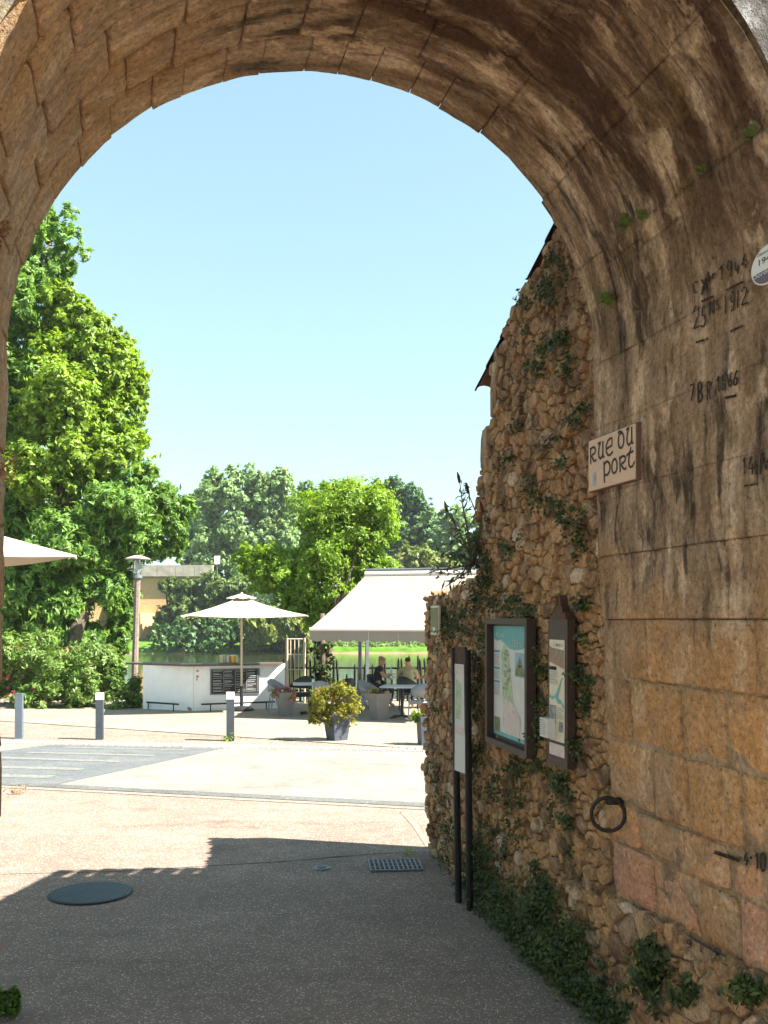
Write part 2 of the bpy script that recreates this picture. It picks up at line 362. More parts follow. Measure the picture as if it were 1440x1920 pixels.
M['leaf_bank'] = leaf_mat('bank_leaf', [(0.066, 0.114, 0.024), (0.102, 0.168, 0.034), (0.144, 0.216, 0.048), (0.192, 0.258, 0.072)], .3)
M['leaf_willow'] = leaf_mat('willow_leaf', [(.12, .17, .03), (.17, .22, .04), (.21, .26, .06), (.26, .29, .09)], .35)
M['leaf_yellow'] = leaf_mat('golden_shrub_leaf', [(.13, .16, .015), (.20, .215, .02), (.27, .26, .025), (.33, .29, .04)], .35)
M['leaf_hedge'] = leaf_mat('hedge_leaf', [(0.069, 0.146, 0.022), (0.115, 0.218, 0.032), (0.173, 0.277, 0.054), (0.241, 0.306, 0.097)], .3)
M['leaf_ivy'] = leaf_mat('ivy_leaf', [(0.057, 0.061, 0.014), (0.029, 0.048, 0.011), (0.046, 0.076, 0.016), (0.072, 0.108, 0.023), (0.106, 0.140, 0.032)], .25)
M['leaf_fern'] = leaf_mat('fern_leaf', [(.05, .10, .012), (.075, .14, .018), (.11, .17, .025), (.10, .075, .025)], .35)
M['leaf_grey'] = leaf_mat('buddleia_leaf', [(.045, .065, .03), (.07, .095, .04), (.10, .125, .06), (.13, .15, .09)], .25)
M['leaf_dry'] = leaf_mat('dry_leaf', [(.20, .12, .06), (.28, .18, .09), (.34, .24, .10)], .3)
M['petal_pink'] = leaf_mat('pink_petal', [(.55, .05, .12), (.70, .14, .22), (.80, .35, .35)], .3)
M['petal_red'] = leaf_mat('coral_petal', [(.65, .08, .04), (.75, .16, .08), (.75, .35, .25)], .3)
M['petal_purple'] = leaf_mat('purple_petal', [(.12, .06, .3), (.22, .13, .4)], .3)
M['grass'] = leaf_mat('grass_blade', [(0.067, 0.119, 0.020), (0.104, 0.170, 0.030), (0.142, 0.212, 0.040)], .3)

# ------------------------------------------------------------------ the setting: ground, road, water, sky side
def structure(o): return tag(o, kind='structure')
gy = [-40, -10, 0, 10, 20, 28.3, 28.6, 31, 60, 104, 108.6, 109.6, 112, 125, 160, 250, 500, 1500]
gz = [0, 0, 0, 0, 0, 0, -.5, -3, -3.2, -3, -2.0, -.95, -.3, 1.2, 2.5, 5, 9, 20]
gx = [-1500, -400, -120, -40, -10, 0, 10, 40, 120, 400, 1500]
V = [(x, y, z) for y, z in zip(gy, gz) for x in gx]; n = len(gx)
Fc = [(j*n+i, j*n+i+1, (j+1)*n+i+1, (j+1)*n+i) for j in range(len(gy)-1) for i in range(n-1)]
cut = gy.index(28.3)*(n-1)
structure(mesh('ground', V[:(gy.index(28.3)+1)*n], Fc[:cut], M['ground']))
m, nt, b = new_mat('river_bank_earth'); pos = nd(nt, 'NewGeometry').outputs['Position']
zc = nd(nt, 'SeparateXYZ', {'Vector': pos}).outputs[2]
c = mixc(nt, ramp(nt, mth(nt, 'ADD', mth(nt, 'ADD', zc, .95), mth(nt, 'MULTIPLY', tnoise(nt, pos, .35, 5), 1.0)), [(0.0, 0.0), (.2, 1.0)]), (.30, .19, .115), (.085, .17, .02))
setc(nt, b, mixc(nt, 1.0, c, ramp(nt, tnoise(nt, pos, 1.4, 6), [(.3, .7), (.7, 1.25)]), 'MULTIPLY'), .95, .1); M['bank'] = m
structure(mesh('terrain', V[gy.index(28.3)*n:], [tuple(i-gy.index(28.3)*n for i in f) for f in Fc[cut:]], M['bank']))
structure(MB().quad((-400, 28.9, -1.5), (400, 28.9, -1.5), (400, 118, -1.5), (-400, 118, -1.5)).build('river', M['water']))

def sheet(name, pts, z, m):  # pts in photo pixels, laid on the ground plane
    q = [G(x, y) for x, y in pts]
    return structure(mesh(name, [(p.x, p.y, z) for p in q], [tuple(range(len(q)))], m))
def sheet_w(name, pts, z, m):
    return structure(mesh(name, [(x, y, z) for x, y in pts], [tuple(range(len(pts)))], m))
# road runs left to right, slightly skewed; far edge Yf(x), near edge Yn(x)
a, b2 = G(96, 1397), G(805, 1411); kf = (b2.y-a.y)/(b2.x-a.x)
Yf = lambda x: a.y+kf*(x-a.x)
c1, c2 = G(6, 1470), G(805, 1511); kn = (c2.y-c1.y)/(c2.x-c1.x)
Yn = lambda x: c1.y+kn*(x-c1.x)
sheet_w('road', [(-40, Yn(-40)), (30, Yn(30)), (30, Yf(30)), (-40, Yf(-40))], .004, M['road'])
d1, d2 = G(420, 1404), G(97, 1473); e1, e2 = G(96, 1397), G(-330, 1451)
sheet_w('crossing_asphalt', [(e2.x, Yn(e2.x)), (d2.x, Yn(d2.x)), (d1.x, Yf(d1.x)), (e1.x, Yf(e1.x))], .008, M['asphalt'])
for s in ([(123, 1401.5), (355, 1406.3), (350, 1408), (114, 1403)], [(57, 1410.5), (294, 1416.5), (286, 1419), (47, 1413)],
          [(-60, 1418), (232, 1427.5), (222, 1430.5), (-76, 1421)], [(-120, 1433.5), (162, 1441.5), (150, 1445.5), (-140, 1437.5)],
          [(-220, 1448), (106, 1455), (90, 1460.5), (-240, 1453.5)]):
    sheet('crossing_stripe', s, .012, M['paint'])
gl = .13
sheet_w('gutter', [(-40, Yn(-40)-gl), (30, Yn(30)-gl), (30, Yn(30)+gl), (-40, Yn(-40)+gl)], .012, M['gutter'])
sheet_w('gutter_kerb', [(-40, Yn(-40)-gl-.16), (30, Yn(30)-gl-.16), (30, Yn(30)-gl), (-40, Yn(-40)-gl)], .006, M['joint'])
# terrace beyond the road: strip with bollards, joint line, then fine concrete
j1, j2 = G(6, 1353), G(470, 1384); kj = (j2.y-j1.y)/(j2.x-j1.x); Yj = lambda x: j1.y+kj*(x-j1.x)
xc_ = (j1.y-kj*j1.x-(a.y+.36-kf*a.x))/(kf-kj)   # where the joint line meets the sett border
sheet_w('pavement_strip', [(-18, Yf(-18)+.36), (xc_, Yf(xc_)+.36), (-18, Yj(-18))], .005, M['strip'])
sheet_w('terrace', [(-18, Yj(-18)), (xc_, Yj(xc_)), (14, Yf(14)+.36), (14, 28.25), (-18, 28.25)], .009, M['terrace'])
sheet_w('terrace_joint', [(-18, Yj(-18)-.03), (xc_, Yj(xc_)-.03), (xc_, Yj(xc_)+.03), (-18, Yj(-18)+.03)], .013, M['darkjoint'])
mb = MB(); mb.add([(-14, Yf(-14), .001), (6, Yf(6), .001), (6, Yf(6)+.36, .001), (-14, Yf(-14)+.36, .001)], [(0, 1, 2, 3)])
for r in range(3):
    x = -13.0+rng.random()*.1
    while x < 3.5:
        w = rng.uniform(.10, .15)
        mb.box((x+w/2, Yf(x)+.06+.12*r+rng.uniform(-.006, .006), .012+rng.uniform(-.004, .005)), (w-.018, .10, .03), rng.uniform(-.05, .05), .9); x += w
tag(mb.build('sett_border', M['sett']), kind='stuff', label='row of small pale granite setts edging the road')
# joints in the aggregate paving
def strip_line(name, pts, w, z, m):
    V = []; 
    q = [G(x, y) for x, y in pts]
    for i, p in enumerate(q):
        d = (q[min(i+1, len(q)-1)]-q[max(i-1, 0)]); d.z = 0; d.normalize(); nn = Vector((-d.y, d.x, 0))*w/2
        V += [(p.x+nn.x, p.y+nn.y, z), (p.x-nn.x, p.y-nn.y, z)]
    return structure(mesh(name, V, [(2*i, 2*i+1, 2*i+3, 2*i+2) for i in range(len(q)-1)], m))
strip_line('paving_joint', [(0, 1639), (120, 1636), (240, 1633), (380, 1624), (500, 1617), (600, 1609), (700, 1601), (800, 1597)], .022, .004, M['joint'])
strip_line('paving_joint', [(500, 1618.5), (545, 1615), (600, 1610.5), (640, 1606.5), (655, 1606)], .012, .008, M['darkjoint'])
strip_line('paving_joint', [(755, 1522), (780, 1550), (806, 1590)], .07, .004, M['joint'])

# ------------------------------------------------------------------ the gateway: frame of reference
Y1, Y2, R = 3.70, 5.40, 1.617
KX = -.2524; ZS = 3.675
def cx(Y): return -.476+KX*(Y-Y2)
def YT(t): return Y1+t*(Y2-Y1)
WN = Vector((-1, KX, 0)).normalized()          # normal of the passage's right wall, into the passage
def batter(z): return .14*max(0, (ZS-z)/3.1)**1.6
def surfR(t, z, d):
    Y = YT(t); return Vector((cx(Y)+R+batter(z)+d*WN.x, Y+d*WN.y, z))
def surfL(t, z, d):
    Y = YT(t); return Vector((cx(Y)-R+.035-.045*max(0, (ZS-z)/3.1)+d, Y, z))
def surfV(t, th, d):
    Y = YT(t); lo = .035*max(0, (th-2.2)/.94)
    rr = R-d-lo; return Vector((cx(Y)+rr*math.cos(th), Y, ZS+rr*math.sin(th)))

def block(surf, uvf, a0, a1, b0, b1, gap, base, amp, thick, r, na=7, nb=7, freq=7.0, er=.016, cont=False):
    """a dressed stone: worn face over a grid, recessed rounded edges, skirts running back into the wall"""
    def axis(n):
        inner = [k/(n-3) for k in range(1, n-3)]
        return [0, .035]+[.035+.93*k for k in inner]+[.965, 1]
    A, B = axis(na+1), axis(nb+1)
    sa, sb = max(a1-a0, 1e-6), max(b1-b0, 1e-6)
    ga, gb = gap[0]/2, gap[1]/2
    jit = [[(r.uniform(-.5, .7)*ga, r.uniform(-.5, .7)*gb) for _ in range(2)] for _ in range(2)]
    V = []; UV = []; na_, nb_ = len(A), len(B); seed = r.random()*50
    if cont: seed = 3.0
    ta, tb = (0, 0) if cont else (r.uniform(-1, 1)*amp*.5, r.uniform(-1, 1)*amp*.5)
    for i, u in enumerate(A):
        for j, v in enumerate(B):
            ja = (jit[0][0][0]*(1-u)+jit[1][0][0]*u)*(1-v)+(jit[0][1][0]*(1-u)+jit[1][1][0]*u)*v
            jb = (jit[0][0][1]*(1-u)+jit[1][0][1]*u)*(1-v)+(jit[0][1][1]*(1-u)+jit[1][1][1]*u)*v
            aa = a0+ga+(sa-2*ga)*u+ja; bb = b0+gb+(sb-2*gb)*v+jb
            p = surf(aa, bb, 0)
            nz = noise.fractal(p*freq+Vector((seed, 0, 0)), .9, 2.1, 4)
            wob = noise.noise(p*9+Vector((0, seed, 3)))
            eu, ev = min(u, 1-u), min(v, 1-v); e = min(eu, ev)
            d = base+nz*amp+ta*(u-.5)+tb*(v-.5)
            if cont: pass
            elif e < .001: d -= er*(1+.4*wob)
            elif e < .04: d -= er*.25
            if e < .001 and not cont:
                if eu < .001: aa += wob*ga*.7*(1 if u < .5 else -1)
                if ev < .001: bb += wob*gb*.7*(1 if v < .5 else -1)
                if eu < .001 and ev < .001: aa += ga*.8*(1 if u < .5 else -1); bb += gb*.8*(1 if v < .5 else -1)
            V.append(surf(aa, bb, d)); UV.append(uvf(aa, bb))
    Fc = [(i*nb_+j, (i+1)*nb_+j, (i+1)*nb_+j+1, i*nb_+j+1) for i in range(na_-1) for j in range(nb_-1)]
    ring = [(i, 0) for i in range(na_)]+[(na_-1, j) for j in range(1, nb_)]+[(i, nb_-1) for i in range(na_-2, -1, -1)]+[(0, j) for j in range(nb_-2, 0, -1)]
    n0 = len(V)
    for i, j in ring:
        u, v = A[i], B[j]; aa = a0+ga+(sa-2*ga)*u; bb = b0+gb+(sb-2*gb)*v
        V.append(surf(aa, bb, -thick)); UV.append(uvf(aa, bb))
    L = len(ring)
    for k in range(L):
        i, j = ring[k]; i2, j2 = ring[(k+1) % L]
        Fc.append((i2*nb_+j2, i*nb_+j, n0+k, n0+(k+1) % L))
    return V, Fc, UV

gate = thing('stone_gateway', 'old stone gateway with a round vault over the street and painted flood dates', 'gateway', (cx(Y1)+R, Y1, 0))
uvW = lambda t, z: (z, YT(t)); uvV = lambda t, th: (ZS+R*th, YT(t)); uvVL = lambda t, th: (ZS+R*(math.pi-th)+7, YT(t)+9)
wall_pieces = []
def stone(V, Fc, UV, parent, m, name='stone', keep=True):
    o = mesh(name, V, Fc, m, parent, True, UV)
    if keep: wall_pieces.append((V, Fc))
    return o
# vault: rings of voussoirs
rv = random.Random(21)
rings = [0, .21, .42, .62, .815, 1.0]
for k in range(len(rings)-1):
    t0, t1 = rings[k], rings[k+1]; th = rv.uniform(0, .08)-.04
    bounds = [0.0]
    while bounds[-1] < math.pi-.16:
        right = bounds[-1] < 1.1
        w = rv.uniform(.24, .36) if right else rv.uniform(.16, .27)
        if k == 4 and bounds[-1] > .9: w = rv.uniform(.105, .17)
        bounds.append(bounds[-1]+w)
    if math.pi-bounds[-1] < .07: bounds.pop()
    bounds.append(math.pi)
    for q in range(len(bounds)-1):
        mid = (bounds[q]+bounds[q+1])/2; left = mid > 1.75
        gp = .005 if mid < 1.35 else (.010 if not left else .015)
        off = rv.gauss(0, .003 if mid < 1.3 else .0045)
        if k == 4: gp = min(gp, .003)
        if mid < 1.25 and k < 4: gp = .001
        if k == 4: off = rv.gauss(0, .003)+(.010 if 1.9 < mid < 2.05 else 0)
        tt1 = t1+(rv.uniform(-.002, .003) if k == 4 else 0); tt0 = t0+(rv.uniform(-.02, .02) if k == 0 else 0)
        sh = rv.uniform(-.02, .02) if 0 < k else 0
        V, Fc, UV = block(surfV, uvV if mid < 1.57 else uvVL, tt0, tt1, bounds[q], bounds[q+1], (gp/1.7, gp/R), off, .013 if k < 4 else .007, .24, rv, 7, 7, 6.0, .004 if (mid < 1.35 or k == 4) else .009, mid < 1.25 and k < 4)
        stone(V, Fc, UV, gate, M['ashlar'])
# right wall: coursed ashlar over a rubble foot
zc = [.80, 1.10, 1.31, 1.655, 1.99, 2.30, 2.64, 2.98, 3.33, ZS]
for k in range(len(zc)-1):
    Yp = Y2; first = True
    while Yp > Y1+.02:
        w = rv.uniform(.30, .52) if not first else (rv.uniform(.22, .32) if k % 2 else rv.uniform(.36, .48))
        Yq = max(Y1, Yp-w)
        if Yq-Y1 < .14: Yq = Y1
        gp = .018 if zc[k] < 1.9 else (.005 if zc[k] < 2.5 else .002)
        am = .011 if zc[k] > 2.0 else .016
        off = rv.gauss(0, .007 if zc[k] < 2.2 else .003)
        zt0, zt1 = zc[k], zc[k+1]; ct = zc[k] > 2.5
        if ct: gp, off = .0004, .002
        V, Fc, UV = block(surfR, uvW, (Yq-Y1)/(Y2-Y1), (Yp-Y1)/(Y2-Y1)+(rv.uniform(-.02, .006) if first else 0), zt0, zt1, (gp/1.7, gp), off, am, .2, rv, 8, 8, 5.0, .012 if zc[k] < 1.9 else (.003 if zc[k] < 2.5 else .0012), ct)
        stone(V, Fc, UV, gate, M['ashlar']); Yp = Yq; first = False
# left wall: only its far edge shows
for k, (z0, z1) in enumerate(zip([0, .4, .78, 1.2, 1.6, 1.95, 2.35, 2.8, 3.2], [.4, .78, 1.2, 1.6, 1.95, 2.35, 2.8, 3.2, ZS])):
    t1 = 1.0
    while t1 > .01:
        t0 = max(0, t1-rv.uniform(.2, .34)); t0 = 0 if t0 < .1 else t0
        V, Fc, UV = block(surfL, uvW, t0, t1+(rv.uniform(-.01, .01) if t1 == 1 else 0), z0, z1, (.012, .02), rv.gauss(0, .006), .014, .2, rv, 6, 6, 5.0)
        stone(V, Fc, UV, gate, M['ashlar'], keep=False); t1 = t0
# masonry core: mortar bed behind the stones, faces and top of the gate
prof = [('L', z) for z in (0, 1, 2, 3)]+[('V', math.pi*(1-i/40)) for i in range(41)]+[('R', z) for z in (3, 2.5, 2, 1.5, 1, .5, 0)]
ts = [0.015, .2, .4, .6, .8, .9965]; V = []; UV = []
for t in ts:
    for kk, q in prof:
        s = {'L': surfL, 'V': surfV, 'R': surfR}[kk]
        d = (-.013 if q < 2.2 else -.034) if kk == 'R' else -.030
        p = s(t, q, d); p = s(t, q, d+.012*noise.noise(p*5)); V.append(p); UV.append((p.z, p.y))
n = len(prof); Fc = [(j*n+i, j*n+i+1, (j+1)*n+i+1, (j+1)*n+i) for j in range(len(ts)-1) for i in range(n-1)]
mesh('mortar_bed', V, Fc, M['mortar'], gate, True, UV); wall_pieces.append((V, Fc))
def outer(p, Y, zt, xl, xr):
    c = Vector((cx(Y), Y, 2.0)); d = Vector((p.x-c.x, 0, p.z-c.z)); k = 1e9
    if d.x > 1e-6: k = min(k, (xr-c.x)/d.x)
    if d.x < -1e-6: k = min(k, (xl-c.x)/d.x)
    if d.z > 1e-6: k = min(k, (zt-c.z)/d.z)
    if d.z < -1e-6: k = min(k, (0-c.z)/d.z)
    return c+d*k
for nm, t, flip in (('near_face', -.02, False), ('far_face', .985, True)):
    Y = YT(t); I = []; O = []
    for kk, q in prof:
        s = {'L': surfL, 'V': surfV, 'R': surfR}[kk]; p = s(max(t, 0), q, -.10 if flip else -.012); p.y = Y; I.append(p); O.append(outer(p, Y, 7.2, -5.5, 3.2))
    V = I+O; Fc = [(i, i+1, n+i+1, n+i) if flip else (i+1, i, n+i, n+i+1) for i in range(n-1)]
    mesh(nm, V, Fc, M['lichen'] if not flip else M['mortar'], gate)
mb = MB(); ya, yb = YT(-.015), YT(.985)
mb.box((-1.15, (ya+yb)/2, 7.3), (8.9, yb-ya+.2, .2)); mb.box((3.25, (ya+yb)/2, 3.6), (.1, yb-ya, 7.2)); mb.box((-5.55, (ya+yb)/2, 3.6), (.1, yb-ya, 7.2))
mb.build('coping', M['mortar'], gate)

# ------------------------------------------------------------------ rubble masonry by power diagram
def pip(p, poly):
    x, y = p; c = False; n = len(poly)
    for i in range(n):
        x1, y1 = poly[i]; x2, y2 = poly[(i+1) % n]
        if (y1 > y) != (y2 > y) and x < (x2-x1)*(y-y1)/(y2-y1)+x1: c = not c
    return c
def rubble_cells(poly, rmin, rmax, zsc, r, tries=9000, mult=1.0):
    xs = [p[0] for p in poly]; ys = [p[1] for p in poly]; pad = rmax*1.5
    S = []; arr = np.zeros((0, 3))
    rad = sorted([rmin+(rmax-rmin)*r.random()**2.2 for _ in range(tries)], reverse=True)
    for q in rad:
        x = r.uniform(min(xs)-pad, max(xs)+pad); y = r.uniform(min(ys)-pad, max(ys)+pad)
        if len(arr):
            d = np.hypot(arr[:, 0]-x, (arr[:, 1]-y)*zsc)-(arr[:, 2]+q)*.86
            if d.min() < 0: continue
        arr = np.vstack([arr, (x, y, q)])
    cells = []
    for i in range(len(arr)):
        x, y, w = arr[i]
        if not pip((x, y), poly): continue
        q = [(x-.5, (y-.5)*1), (x+.5, y-.5), (x+.5, y+.5), (x-.5, y+.5)]
        q = [(a_, b_*zsc) for a_, b_ in q]; Y = y*zsc
        dd = np.hypot(arr[:, 0]-x, arr[:, 1]*zsc-Y)
        for j in np.argsort(dd)[1:26]:
            x2, y2, w2 = arr[j]; Y2_ = y2*zsc
            nx, ny = x2-x, Y2_-Y; D = nx*nx+ny*ny
            c = ((x2*x2+Y2_*Y2_-w2*w2)-(x*x+Y*Y-w*w))/2
            new = []; L = len(q)
            for k in range(L):
                p1, p2 = q[k], q[(k+1) % L]; s1 = nx*p1[0]+ny*p1[1]-c; s2 = nx*p2[0]+ny*p2[1]-c
                if s1 <= 0: new.append(p1)
                if (s1 < 0) != (s2 < 0) and s1 != s2:
                    f = s1/(s1-s2); new.append((p1[0]+(p2[0]-p1[0])*f, p1[1]+(p2[1]-p1[1])*f))
            q = new
            if len(q) < 3: break
        if len(q) >= 3:
            ar = abs(sum(q[k][0]*q[(k+1) % len(q)][1]-q[(k+1) % len(q)][0]*q[k][1] for k in range(len(q))))/2/zsc
            cells.append(([(a_, b_/zsc) for a_, b_ in q], ar))
    return cells
def rubble_stone(poly, surf, r, gap=.008, hmin=.002, hmax=.030, thick=.09):
    c = Vector((sum(p[0] for p in poly)/len(poly), sum(p[1] for p in poly)/len(poly)))
    q = [Vector(p) for p in poly]
    # drop very short edges, shrink for the mortar gap, round the corners once
    q2 = [p for i, p in enumerate(q) if (p-q[i-1]).length > .012] or q
    if len(q2) < 3: return None
    size = sum((p-c).length for p in q2)/len(q2)
    if size < .014: return None
    k = max(.6, 1-gap*r.uniform(.6, 1.5)/size); q2 = [c+(p-c)*k for p in q2]
    rd = []
    L = len(q2)
    for i in range(L):
        p, pn, pp = q2[i], q2[(i+1) % L], q2[i-1]; f = r.uniform(.05, .17)
        rd.append(p+(pp-p)*f); rd.append(p+(pn-p)*f)
    h = r.uniform(hmin, hmax)*min(1.2, size/.09); ta, tb = r.uniform(-.25, .25), r.uniform(-.3, .3)
    n = len(rd); V = []; sd = r.random()*90; b0 = r.choice([0, 0, .004, -.004, .008, -.006, .014])
    for sc, dep in ((1.0, -thick), (1.0, -.012), (.97, h*.7), (.86, h*1.0), (.45, h*1.02)):
        for p in rd:
            w = c+(p-c)*sc; d = dep
            nz = noise.noise(Vector((w.x*14, w.y*14, sd)))
            if dep > -.05: d += b0*(0 if dep < 0 else 1)+ (ta*(w.x-c.x)+tb*(w.y-c.y))*.7+nz*.014
            w = c+(w-c)*(1+.07*nz); V.append(surf(w.x, w.y, d))
    V.append(surf(c.x, c.y, h*1.02+.01*noise.noise(Vector((c.x*9, c.y*9, sd)))))
    Fc = []
    for ring in range(4):
        for i in range(n):
            a_, b_ = ring*n+i, ring*n+(i+1) % n; Fc.append((a_, b_, b_+n, a_+n))
    for i in range(n): Fc.append((4*n+i, 4*n+(i+1) % n, 5*n))
    return V, Fc
def orient(V, Fc, nrm):
    """make the faces look along nrm"""
    a_, b_, c_ = (Vector(V[i]) for i in Fc[-1][:3])
    return Fc if (b_-a_).cross(c_-a_).dot(nrm) > 0 else [tuple(reversed(f)) for f in Fc]
def lay_rubble(cells, surf, nrm, parent, r, limit=300, **kw):
    cells = sorted(cells, key=lambda c: -c[1]); rest = MB(); cnt = 0
    for poly, ar in cells:
        s = rubble_stone(poly, surf, r, **kw)
        if not s: continue
        V, Fc = s; Fc = orient(V, Fc, nrm); wall_pieces.append((V, Fc))
        if cnt < limit: mesh('stone', V, Fc, M['rubble'], parent, True)
        else: rest.add(V, Fc)
        cnt += 1
    if rest.V: tag(rest.build('small_stones', M['rubble'], parent, True), kind='stuff')
# the rubble wall beyond the gate
DW = Vector((-.204, 1, 0)).normalized(); NW = Vector((-DW.y, DW.x, 0))
def surfW(Y, z, d):
    bow = .05*math.sin((Y-5.4)*1.3)+.03*noise.noise(Vector((Y*.8, z*.8, 3)))
    lean = -.03*(z-1.5) if z > 1.5 else .10*max(0, 1.0-z)**2*-1
    x = 1.297-.204*(Y-5.39); return Vector((x+lean*-.4+NW.x*(d+bow*.4), Y+NW.y*(d+bow*.4), z))
house = thing('rubble_house', 'old rubble stone house side wall adjoining the gateway, roofed with worn tiles', 'house', (1.3, 5.5, 0))
polyA = [(5.28, 0), (8.12, 0), (8.10, 3.47), (7.92, 3.62), (7.72, 3.80), (7.70, 4.33), (6.4, 4.84), (5.28, 5.30)]
rr = random.Random(5)
lay_rubble(rubble_cells(polyA, .024, .088, 1.55, rr, 30000), surfW, NW, house, rr, 300)
lowwall = thing('low_rubble_wall', 'low ivy-grown rubble wall with a flat top ending the house side, by the road', 'wall', (.6, 8.9, 0))
polyB = [(8.12, 0), (9.78, 0), (9.80, 2.54), (8.12, 2.63)]
lay_rubble(rubble_cells(polyB, .026, .088, 1.55, rr, 15000), surfW, NW, lowwall, rr, 300)
# rubble foot of the passage wall
def surfF(Y, z, d): return surfR((Y-Y1)/(Y2-Y1), z, d+.03+.05*max(0, .8-z))
polyF = [(Y1-.1, 0), (Y2+.02, 0), (Y2+.02, .80), (Y1-.1, .82)]
lay_rubble(rubble_cells(polyF, .03, .11, 1.3, rr, 7000), surfF, WN, gate, rr, 140)
# cores with thickness and mortar face
def core(poly, surf, th, m, name, parent, dirx=Vector((1, .11, 0))):
    n = len(poly); V = [surf(y, z, -.018) for y, z in poly]
    V += [v+dirx*th for v in V]
    # mortar face as a grid so that it follows the wall's bow
    Fc = [tuple(range(n, 2*n))]+[(i, (i+1) % n, (i+1) % n+n, i+n) for i in range(n)]
    mesh(name, V, Fc, m, parent)
def face_grid(poly, surf, name, parent, step=.14):
    ys = np.arange(min(p[0] for p in poly), max(p[0] for p in poly)+step, step); zs = np.arange(0, max(p[1] for p in poly)+step, step)
    def ztop(y):
        best = 0
        for i in range(len(poly)):
            (a0, b0), (a1, b1) = poly[i], poly[(i+1) % len(poly)]
            if min(a0, a1)-1e-6 <= y <= max(a0, a1)+1e-6 and abs(a1-a0) > 1e-6: best = max(best, b0+(b1-b0)*(y-a0)/(a1-a0))
        return best
    ymax = max(p[0] for p in poly); V = []
    for y in ys:
        y = min(y, ymax-.02); zt = ztop(y)-.03
        for z in zs:
            z = min(z, zt); V.append(surf(y, z, -.013+.014*noise.noise(Vector((y*6, z*6, 1)))))
    n = len(zs); Fc = [(j*n+i, (j+1)*n+i, (j+1)*n+i+1, j*n+i+1) for j in range(len(ys)-1) for i in range(n-1)]
    mesh(name, V, Fc, M['mortar'], parent, True); wall_pieces.append((V, Fc))
for poly, par, th in ((polyA, house, 5.0), (polyB, lowwall, .55)):
    face_grid(poly, surfW, 'mortar_bed', par)
    core([(y-.03 if y > 5.5 else y, max(0, z-.05)) for y, z in poly], surfW, th, M['mortar'], 'masonry_core', par)
face_grid([(Y1, 0), (Y2, 0), (Y2, .83), (Y1, .83)], lambda y, z, d: surfF(y, z, d+.0), 'mortar_bed', gate)
# roof of the house: slab, verge tiles, tile field
e0, e1 = surfW(7.82, 4.22, -.05), surfW(5.3, 5.26, -.05); across = Vector((1, .11, 0))
dn = (e0-e1).normalized(); up = across.cross(dn).normalized(); up = up if up.z > 0 else -up
mb = MB(); A = [e1, e0, e0+across*5.2, e1+across*5.2]; mb.add([p-up*.0 for p in A]+[p+up*.03 for p in A], [(0, 1, 2, 3), (7, 6, 5, 4), (0, 4, 5, 1), (1, 5, 6, 2), (2, 6, 7, 3), (3, 7, 4, 0)])
roof = mb.build('roof', M['tile'], house)
def tile_mesh(p, ln, r0, r1):
    V = []; Fc = []; k = 7; ax = across.normalized()
    for i, (s, rad, lift) in enumerate(((0, r0, .03), (ln, r1, .018))):
        c = p+dn*s+up*lift
        for side in (rad, rad-.014):
            for q in range(k): a_ = math.pi*q/(k-1); V.append(c+ax*(math.cos(a_)*side)+up*(math.sin(a_)*side*.75))
    for q in range(k-1): Fc += [(q, q+1, 2*k+q+1, 2*k+q), (k+q+1, k+q, 3*k+q, 3*k+q+1), (q+1, q, k+q, k+q+1), (2*k+q, 2*k+q+1, 3*k+q+1, 3*k+q)]
    return V, Fc
L = (e0-e1).length; rows = int(L/.33); field = MB()
for c_ in range(14):
    for k in range(rows+1):
        p = e1+dn*(k*.33-.02)+across*(-.01+c_*.19)+up*(.022+rr.uniform(-.010, .012))
        V, Fc = tile_mesh(p, .40+rr.uniform(-.03, .05), .065, .085)
        if c_ < 2: mesh('tile', V, Fc, M['tile'], roof)
        else: field.add(V, Fc)
tag(field.build('tile_field', M['tile'], roof), kind='stuff')
# stone gable quoins at the far corner of the tall part
for z0, z1, dy in ((3.86, 4.30, .02), (3.50, 3.84, 0.0)):
    V, Fc, UV = block(surfW, lambda a_, b_: (b_, a_), 7.52 if z0 > 3.8 else 7.8, 7.70+dy if z0 > 3.8 else 7.98, z0, z1, (.02, .02), .03, .012, .25, rr, 6, 6)
    mesh('stone', V, orient(V, Fc, NW), M['ashlar'], house, True, UV)

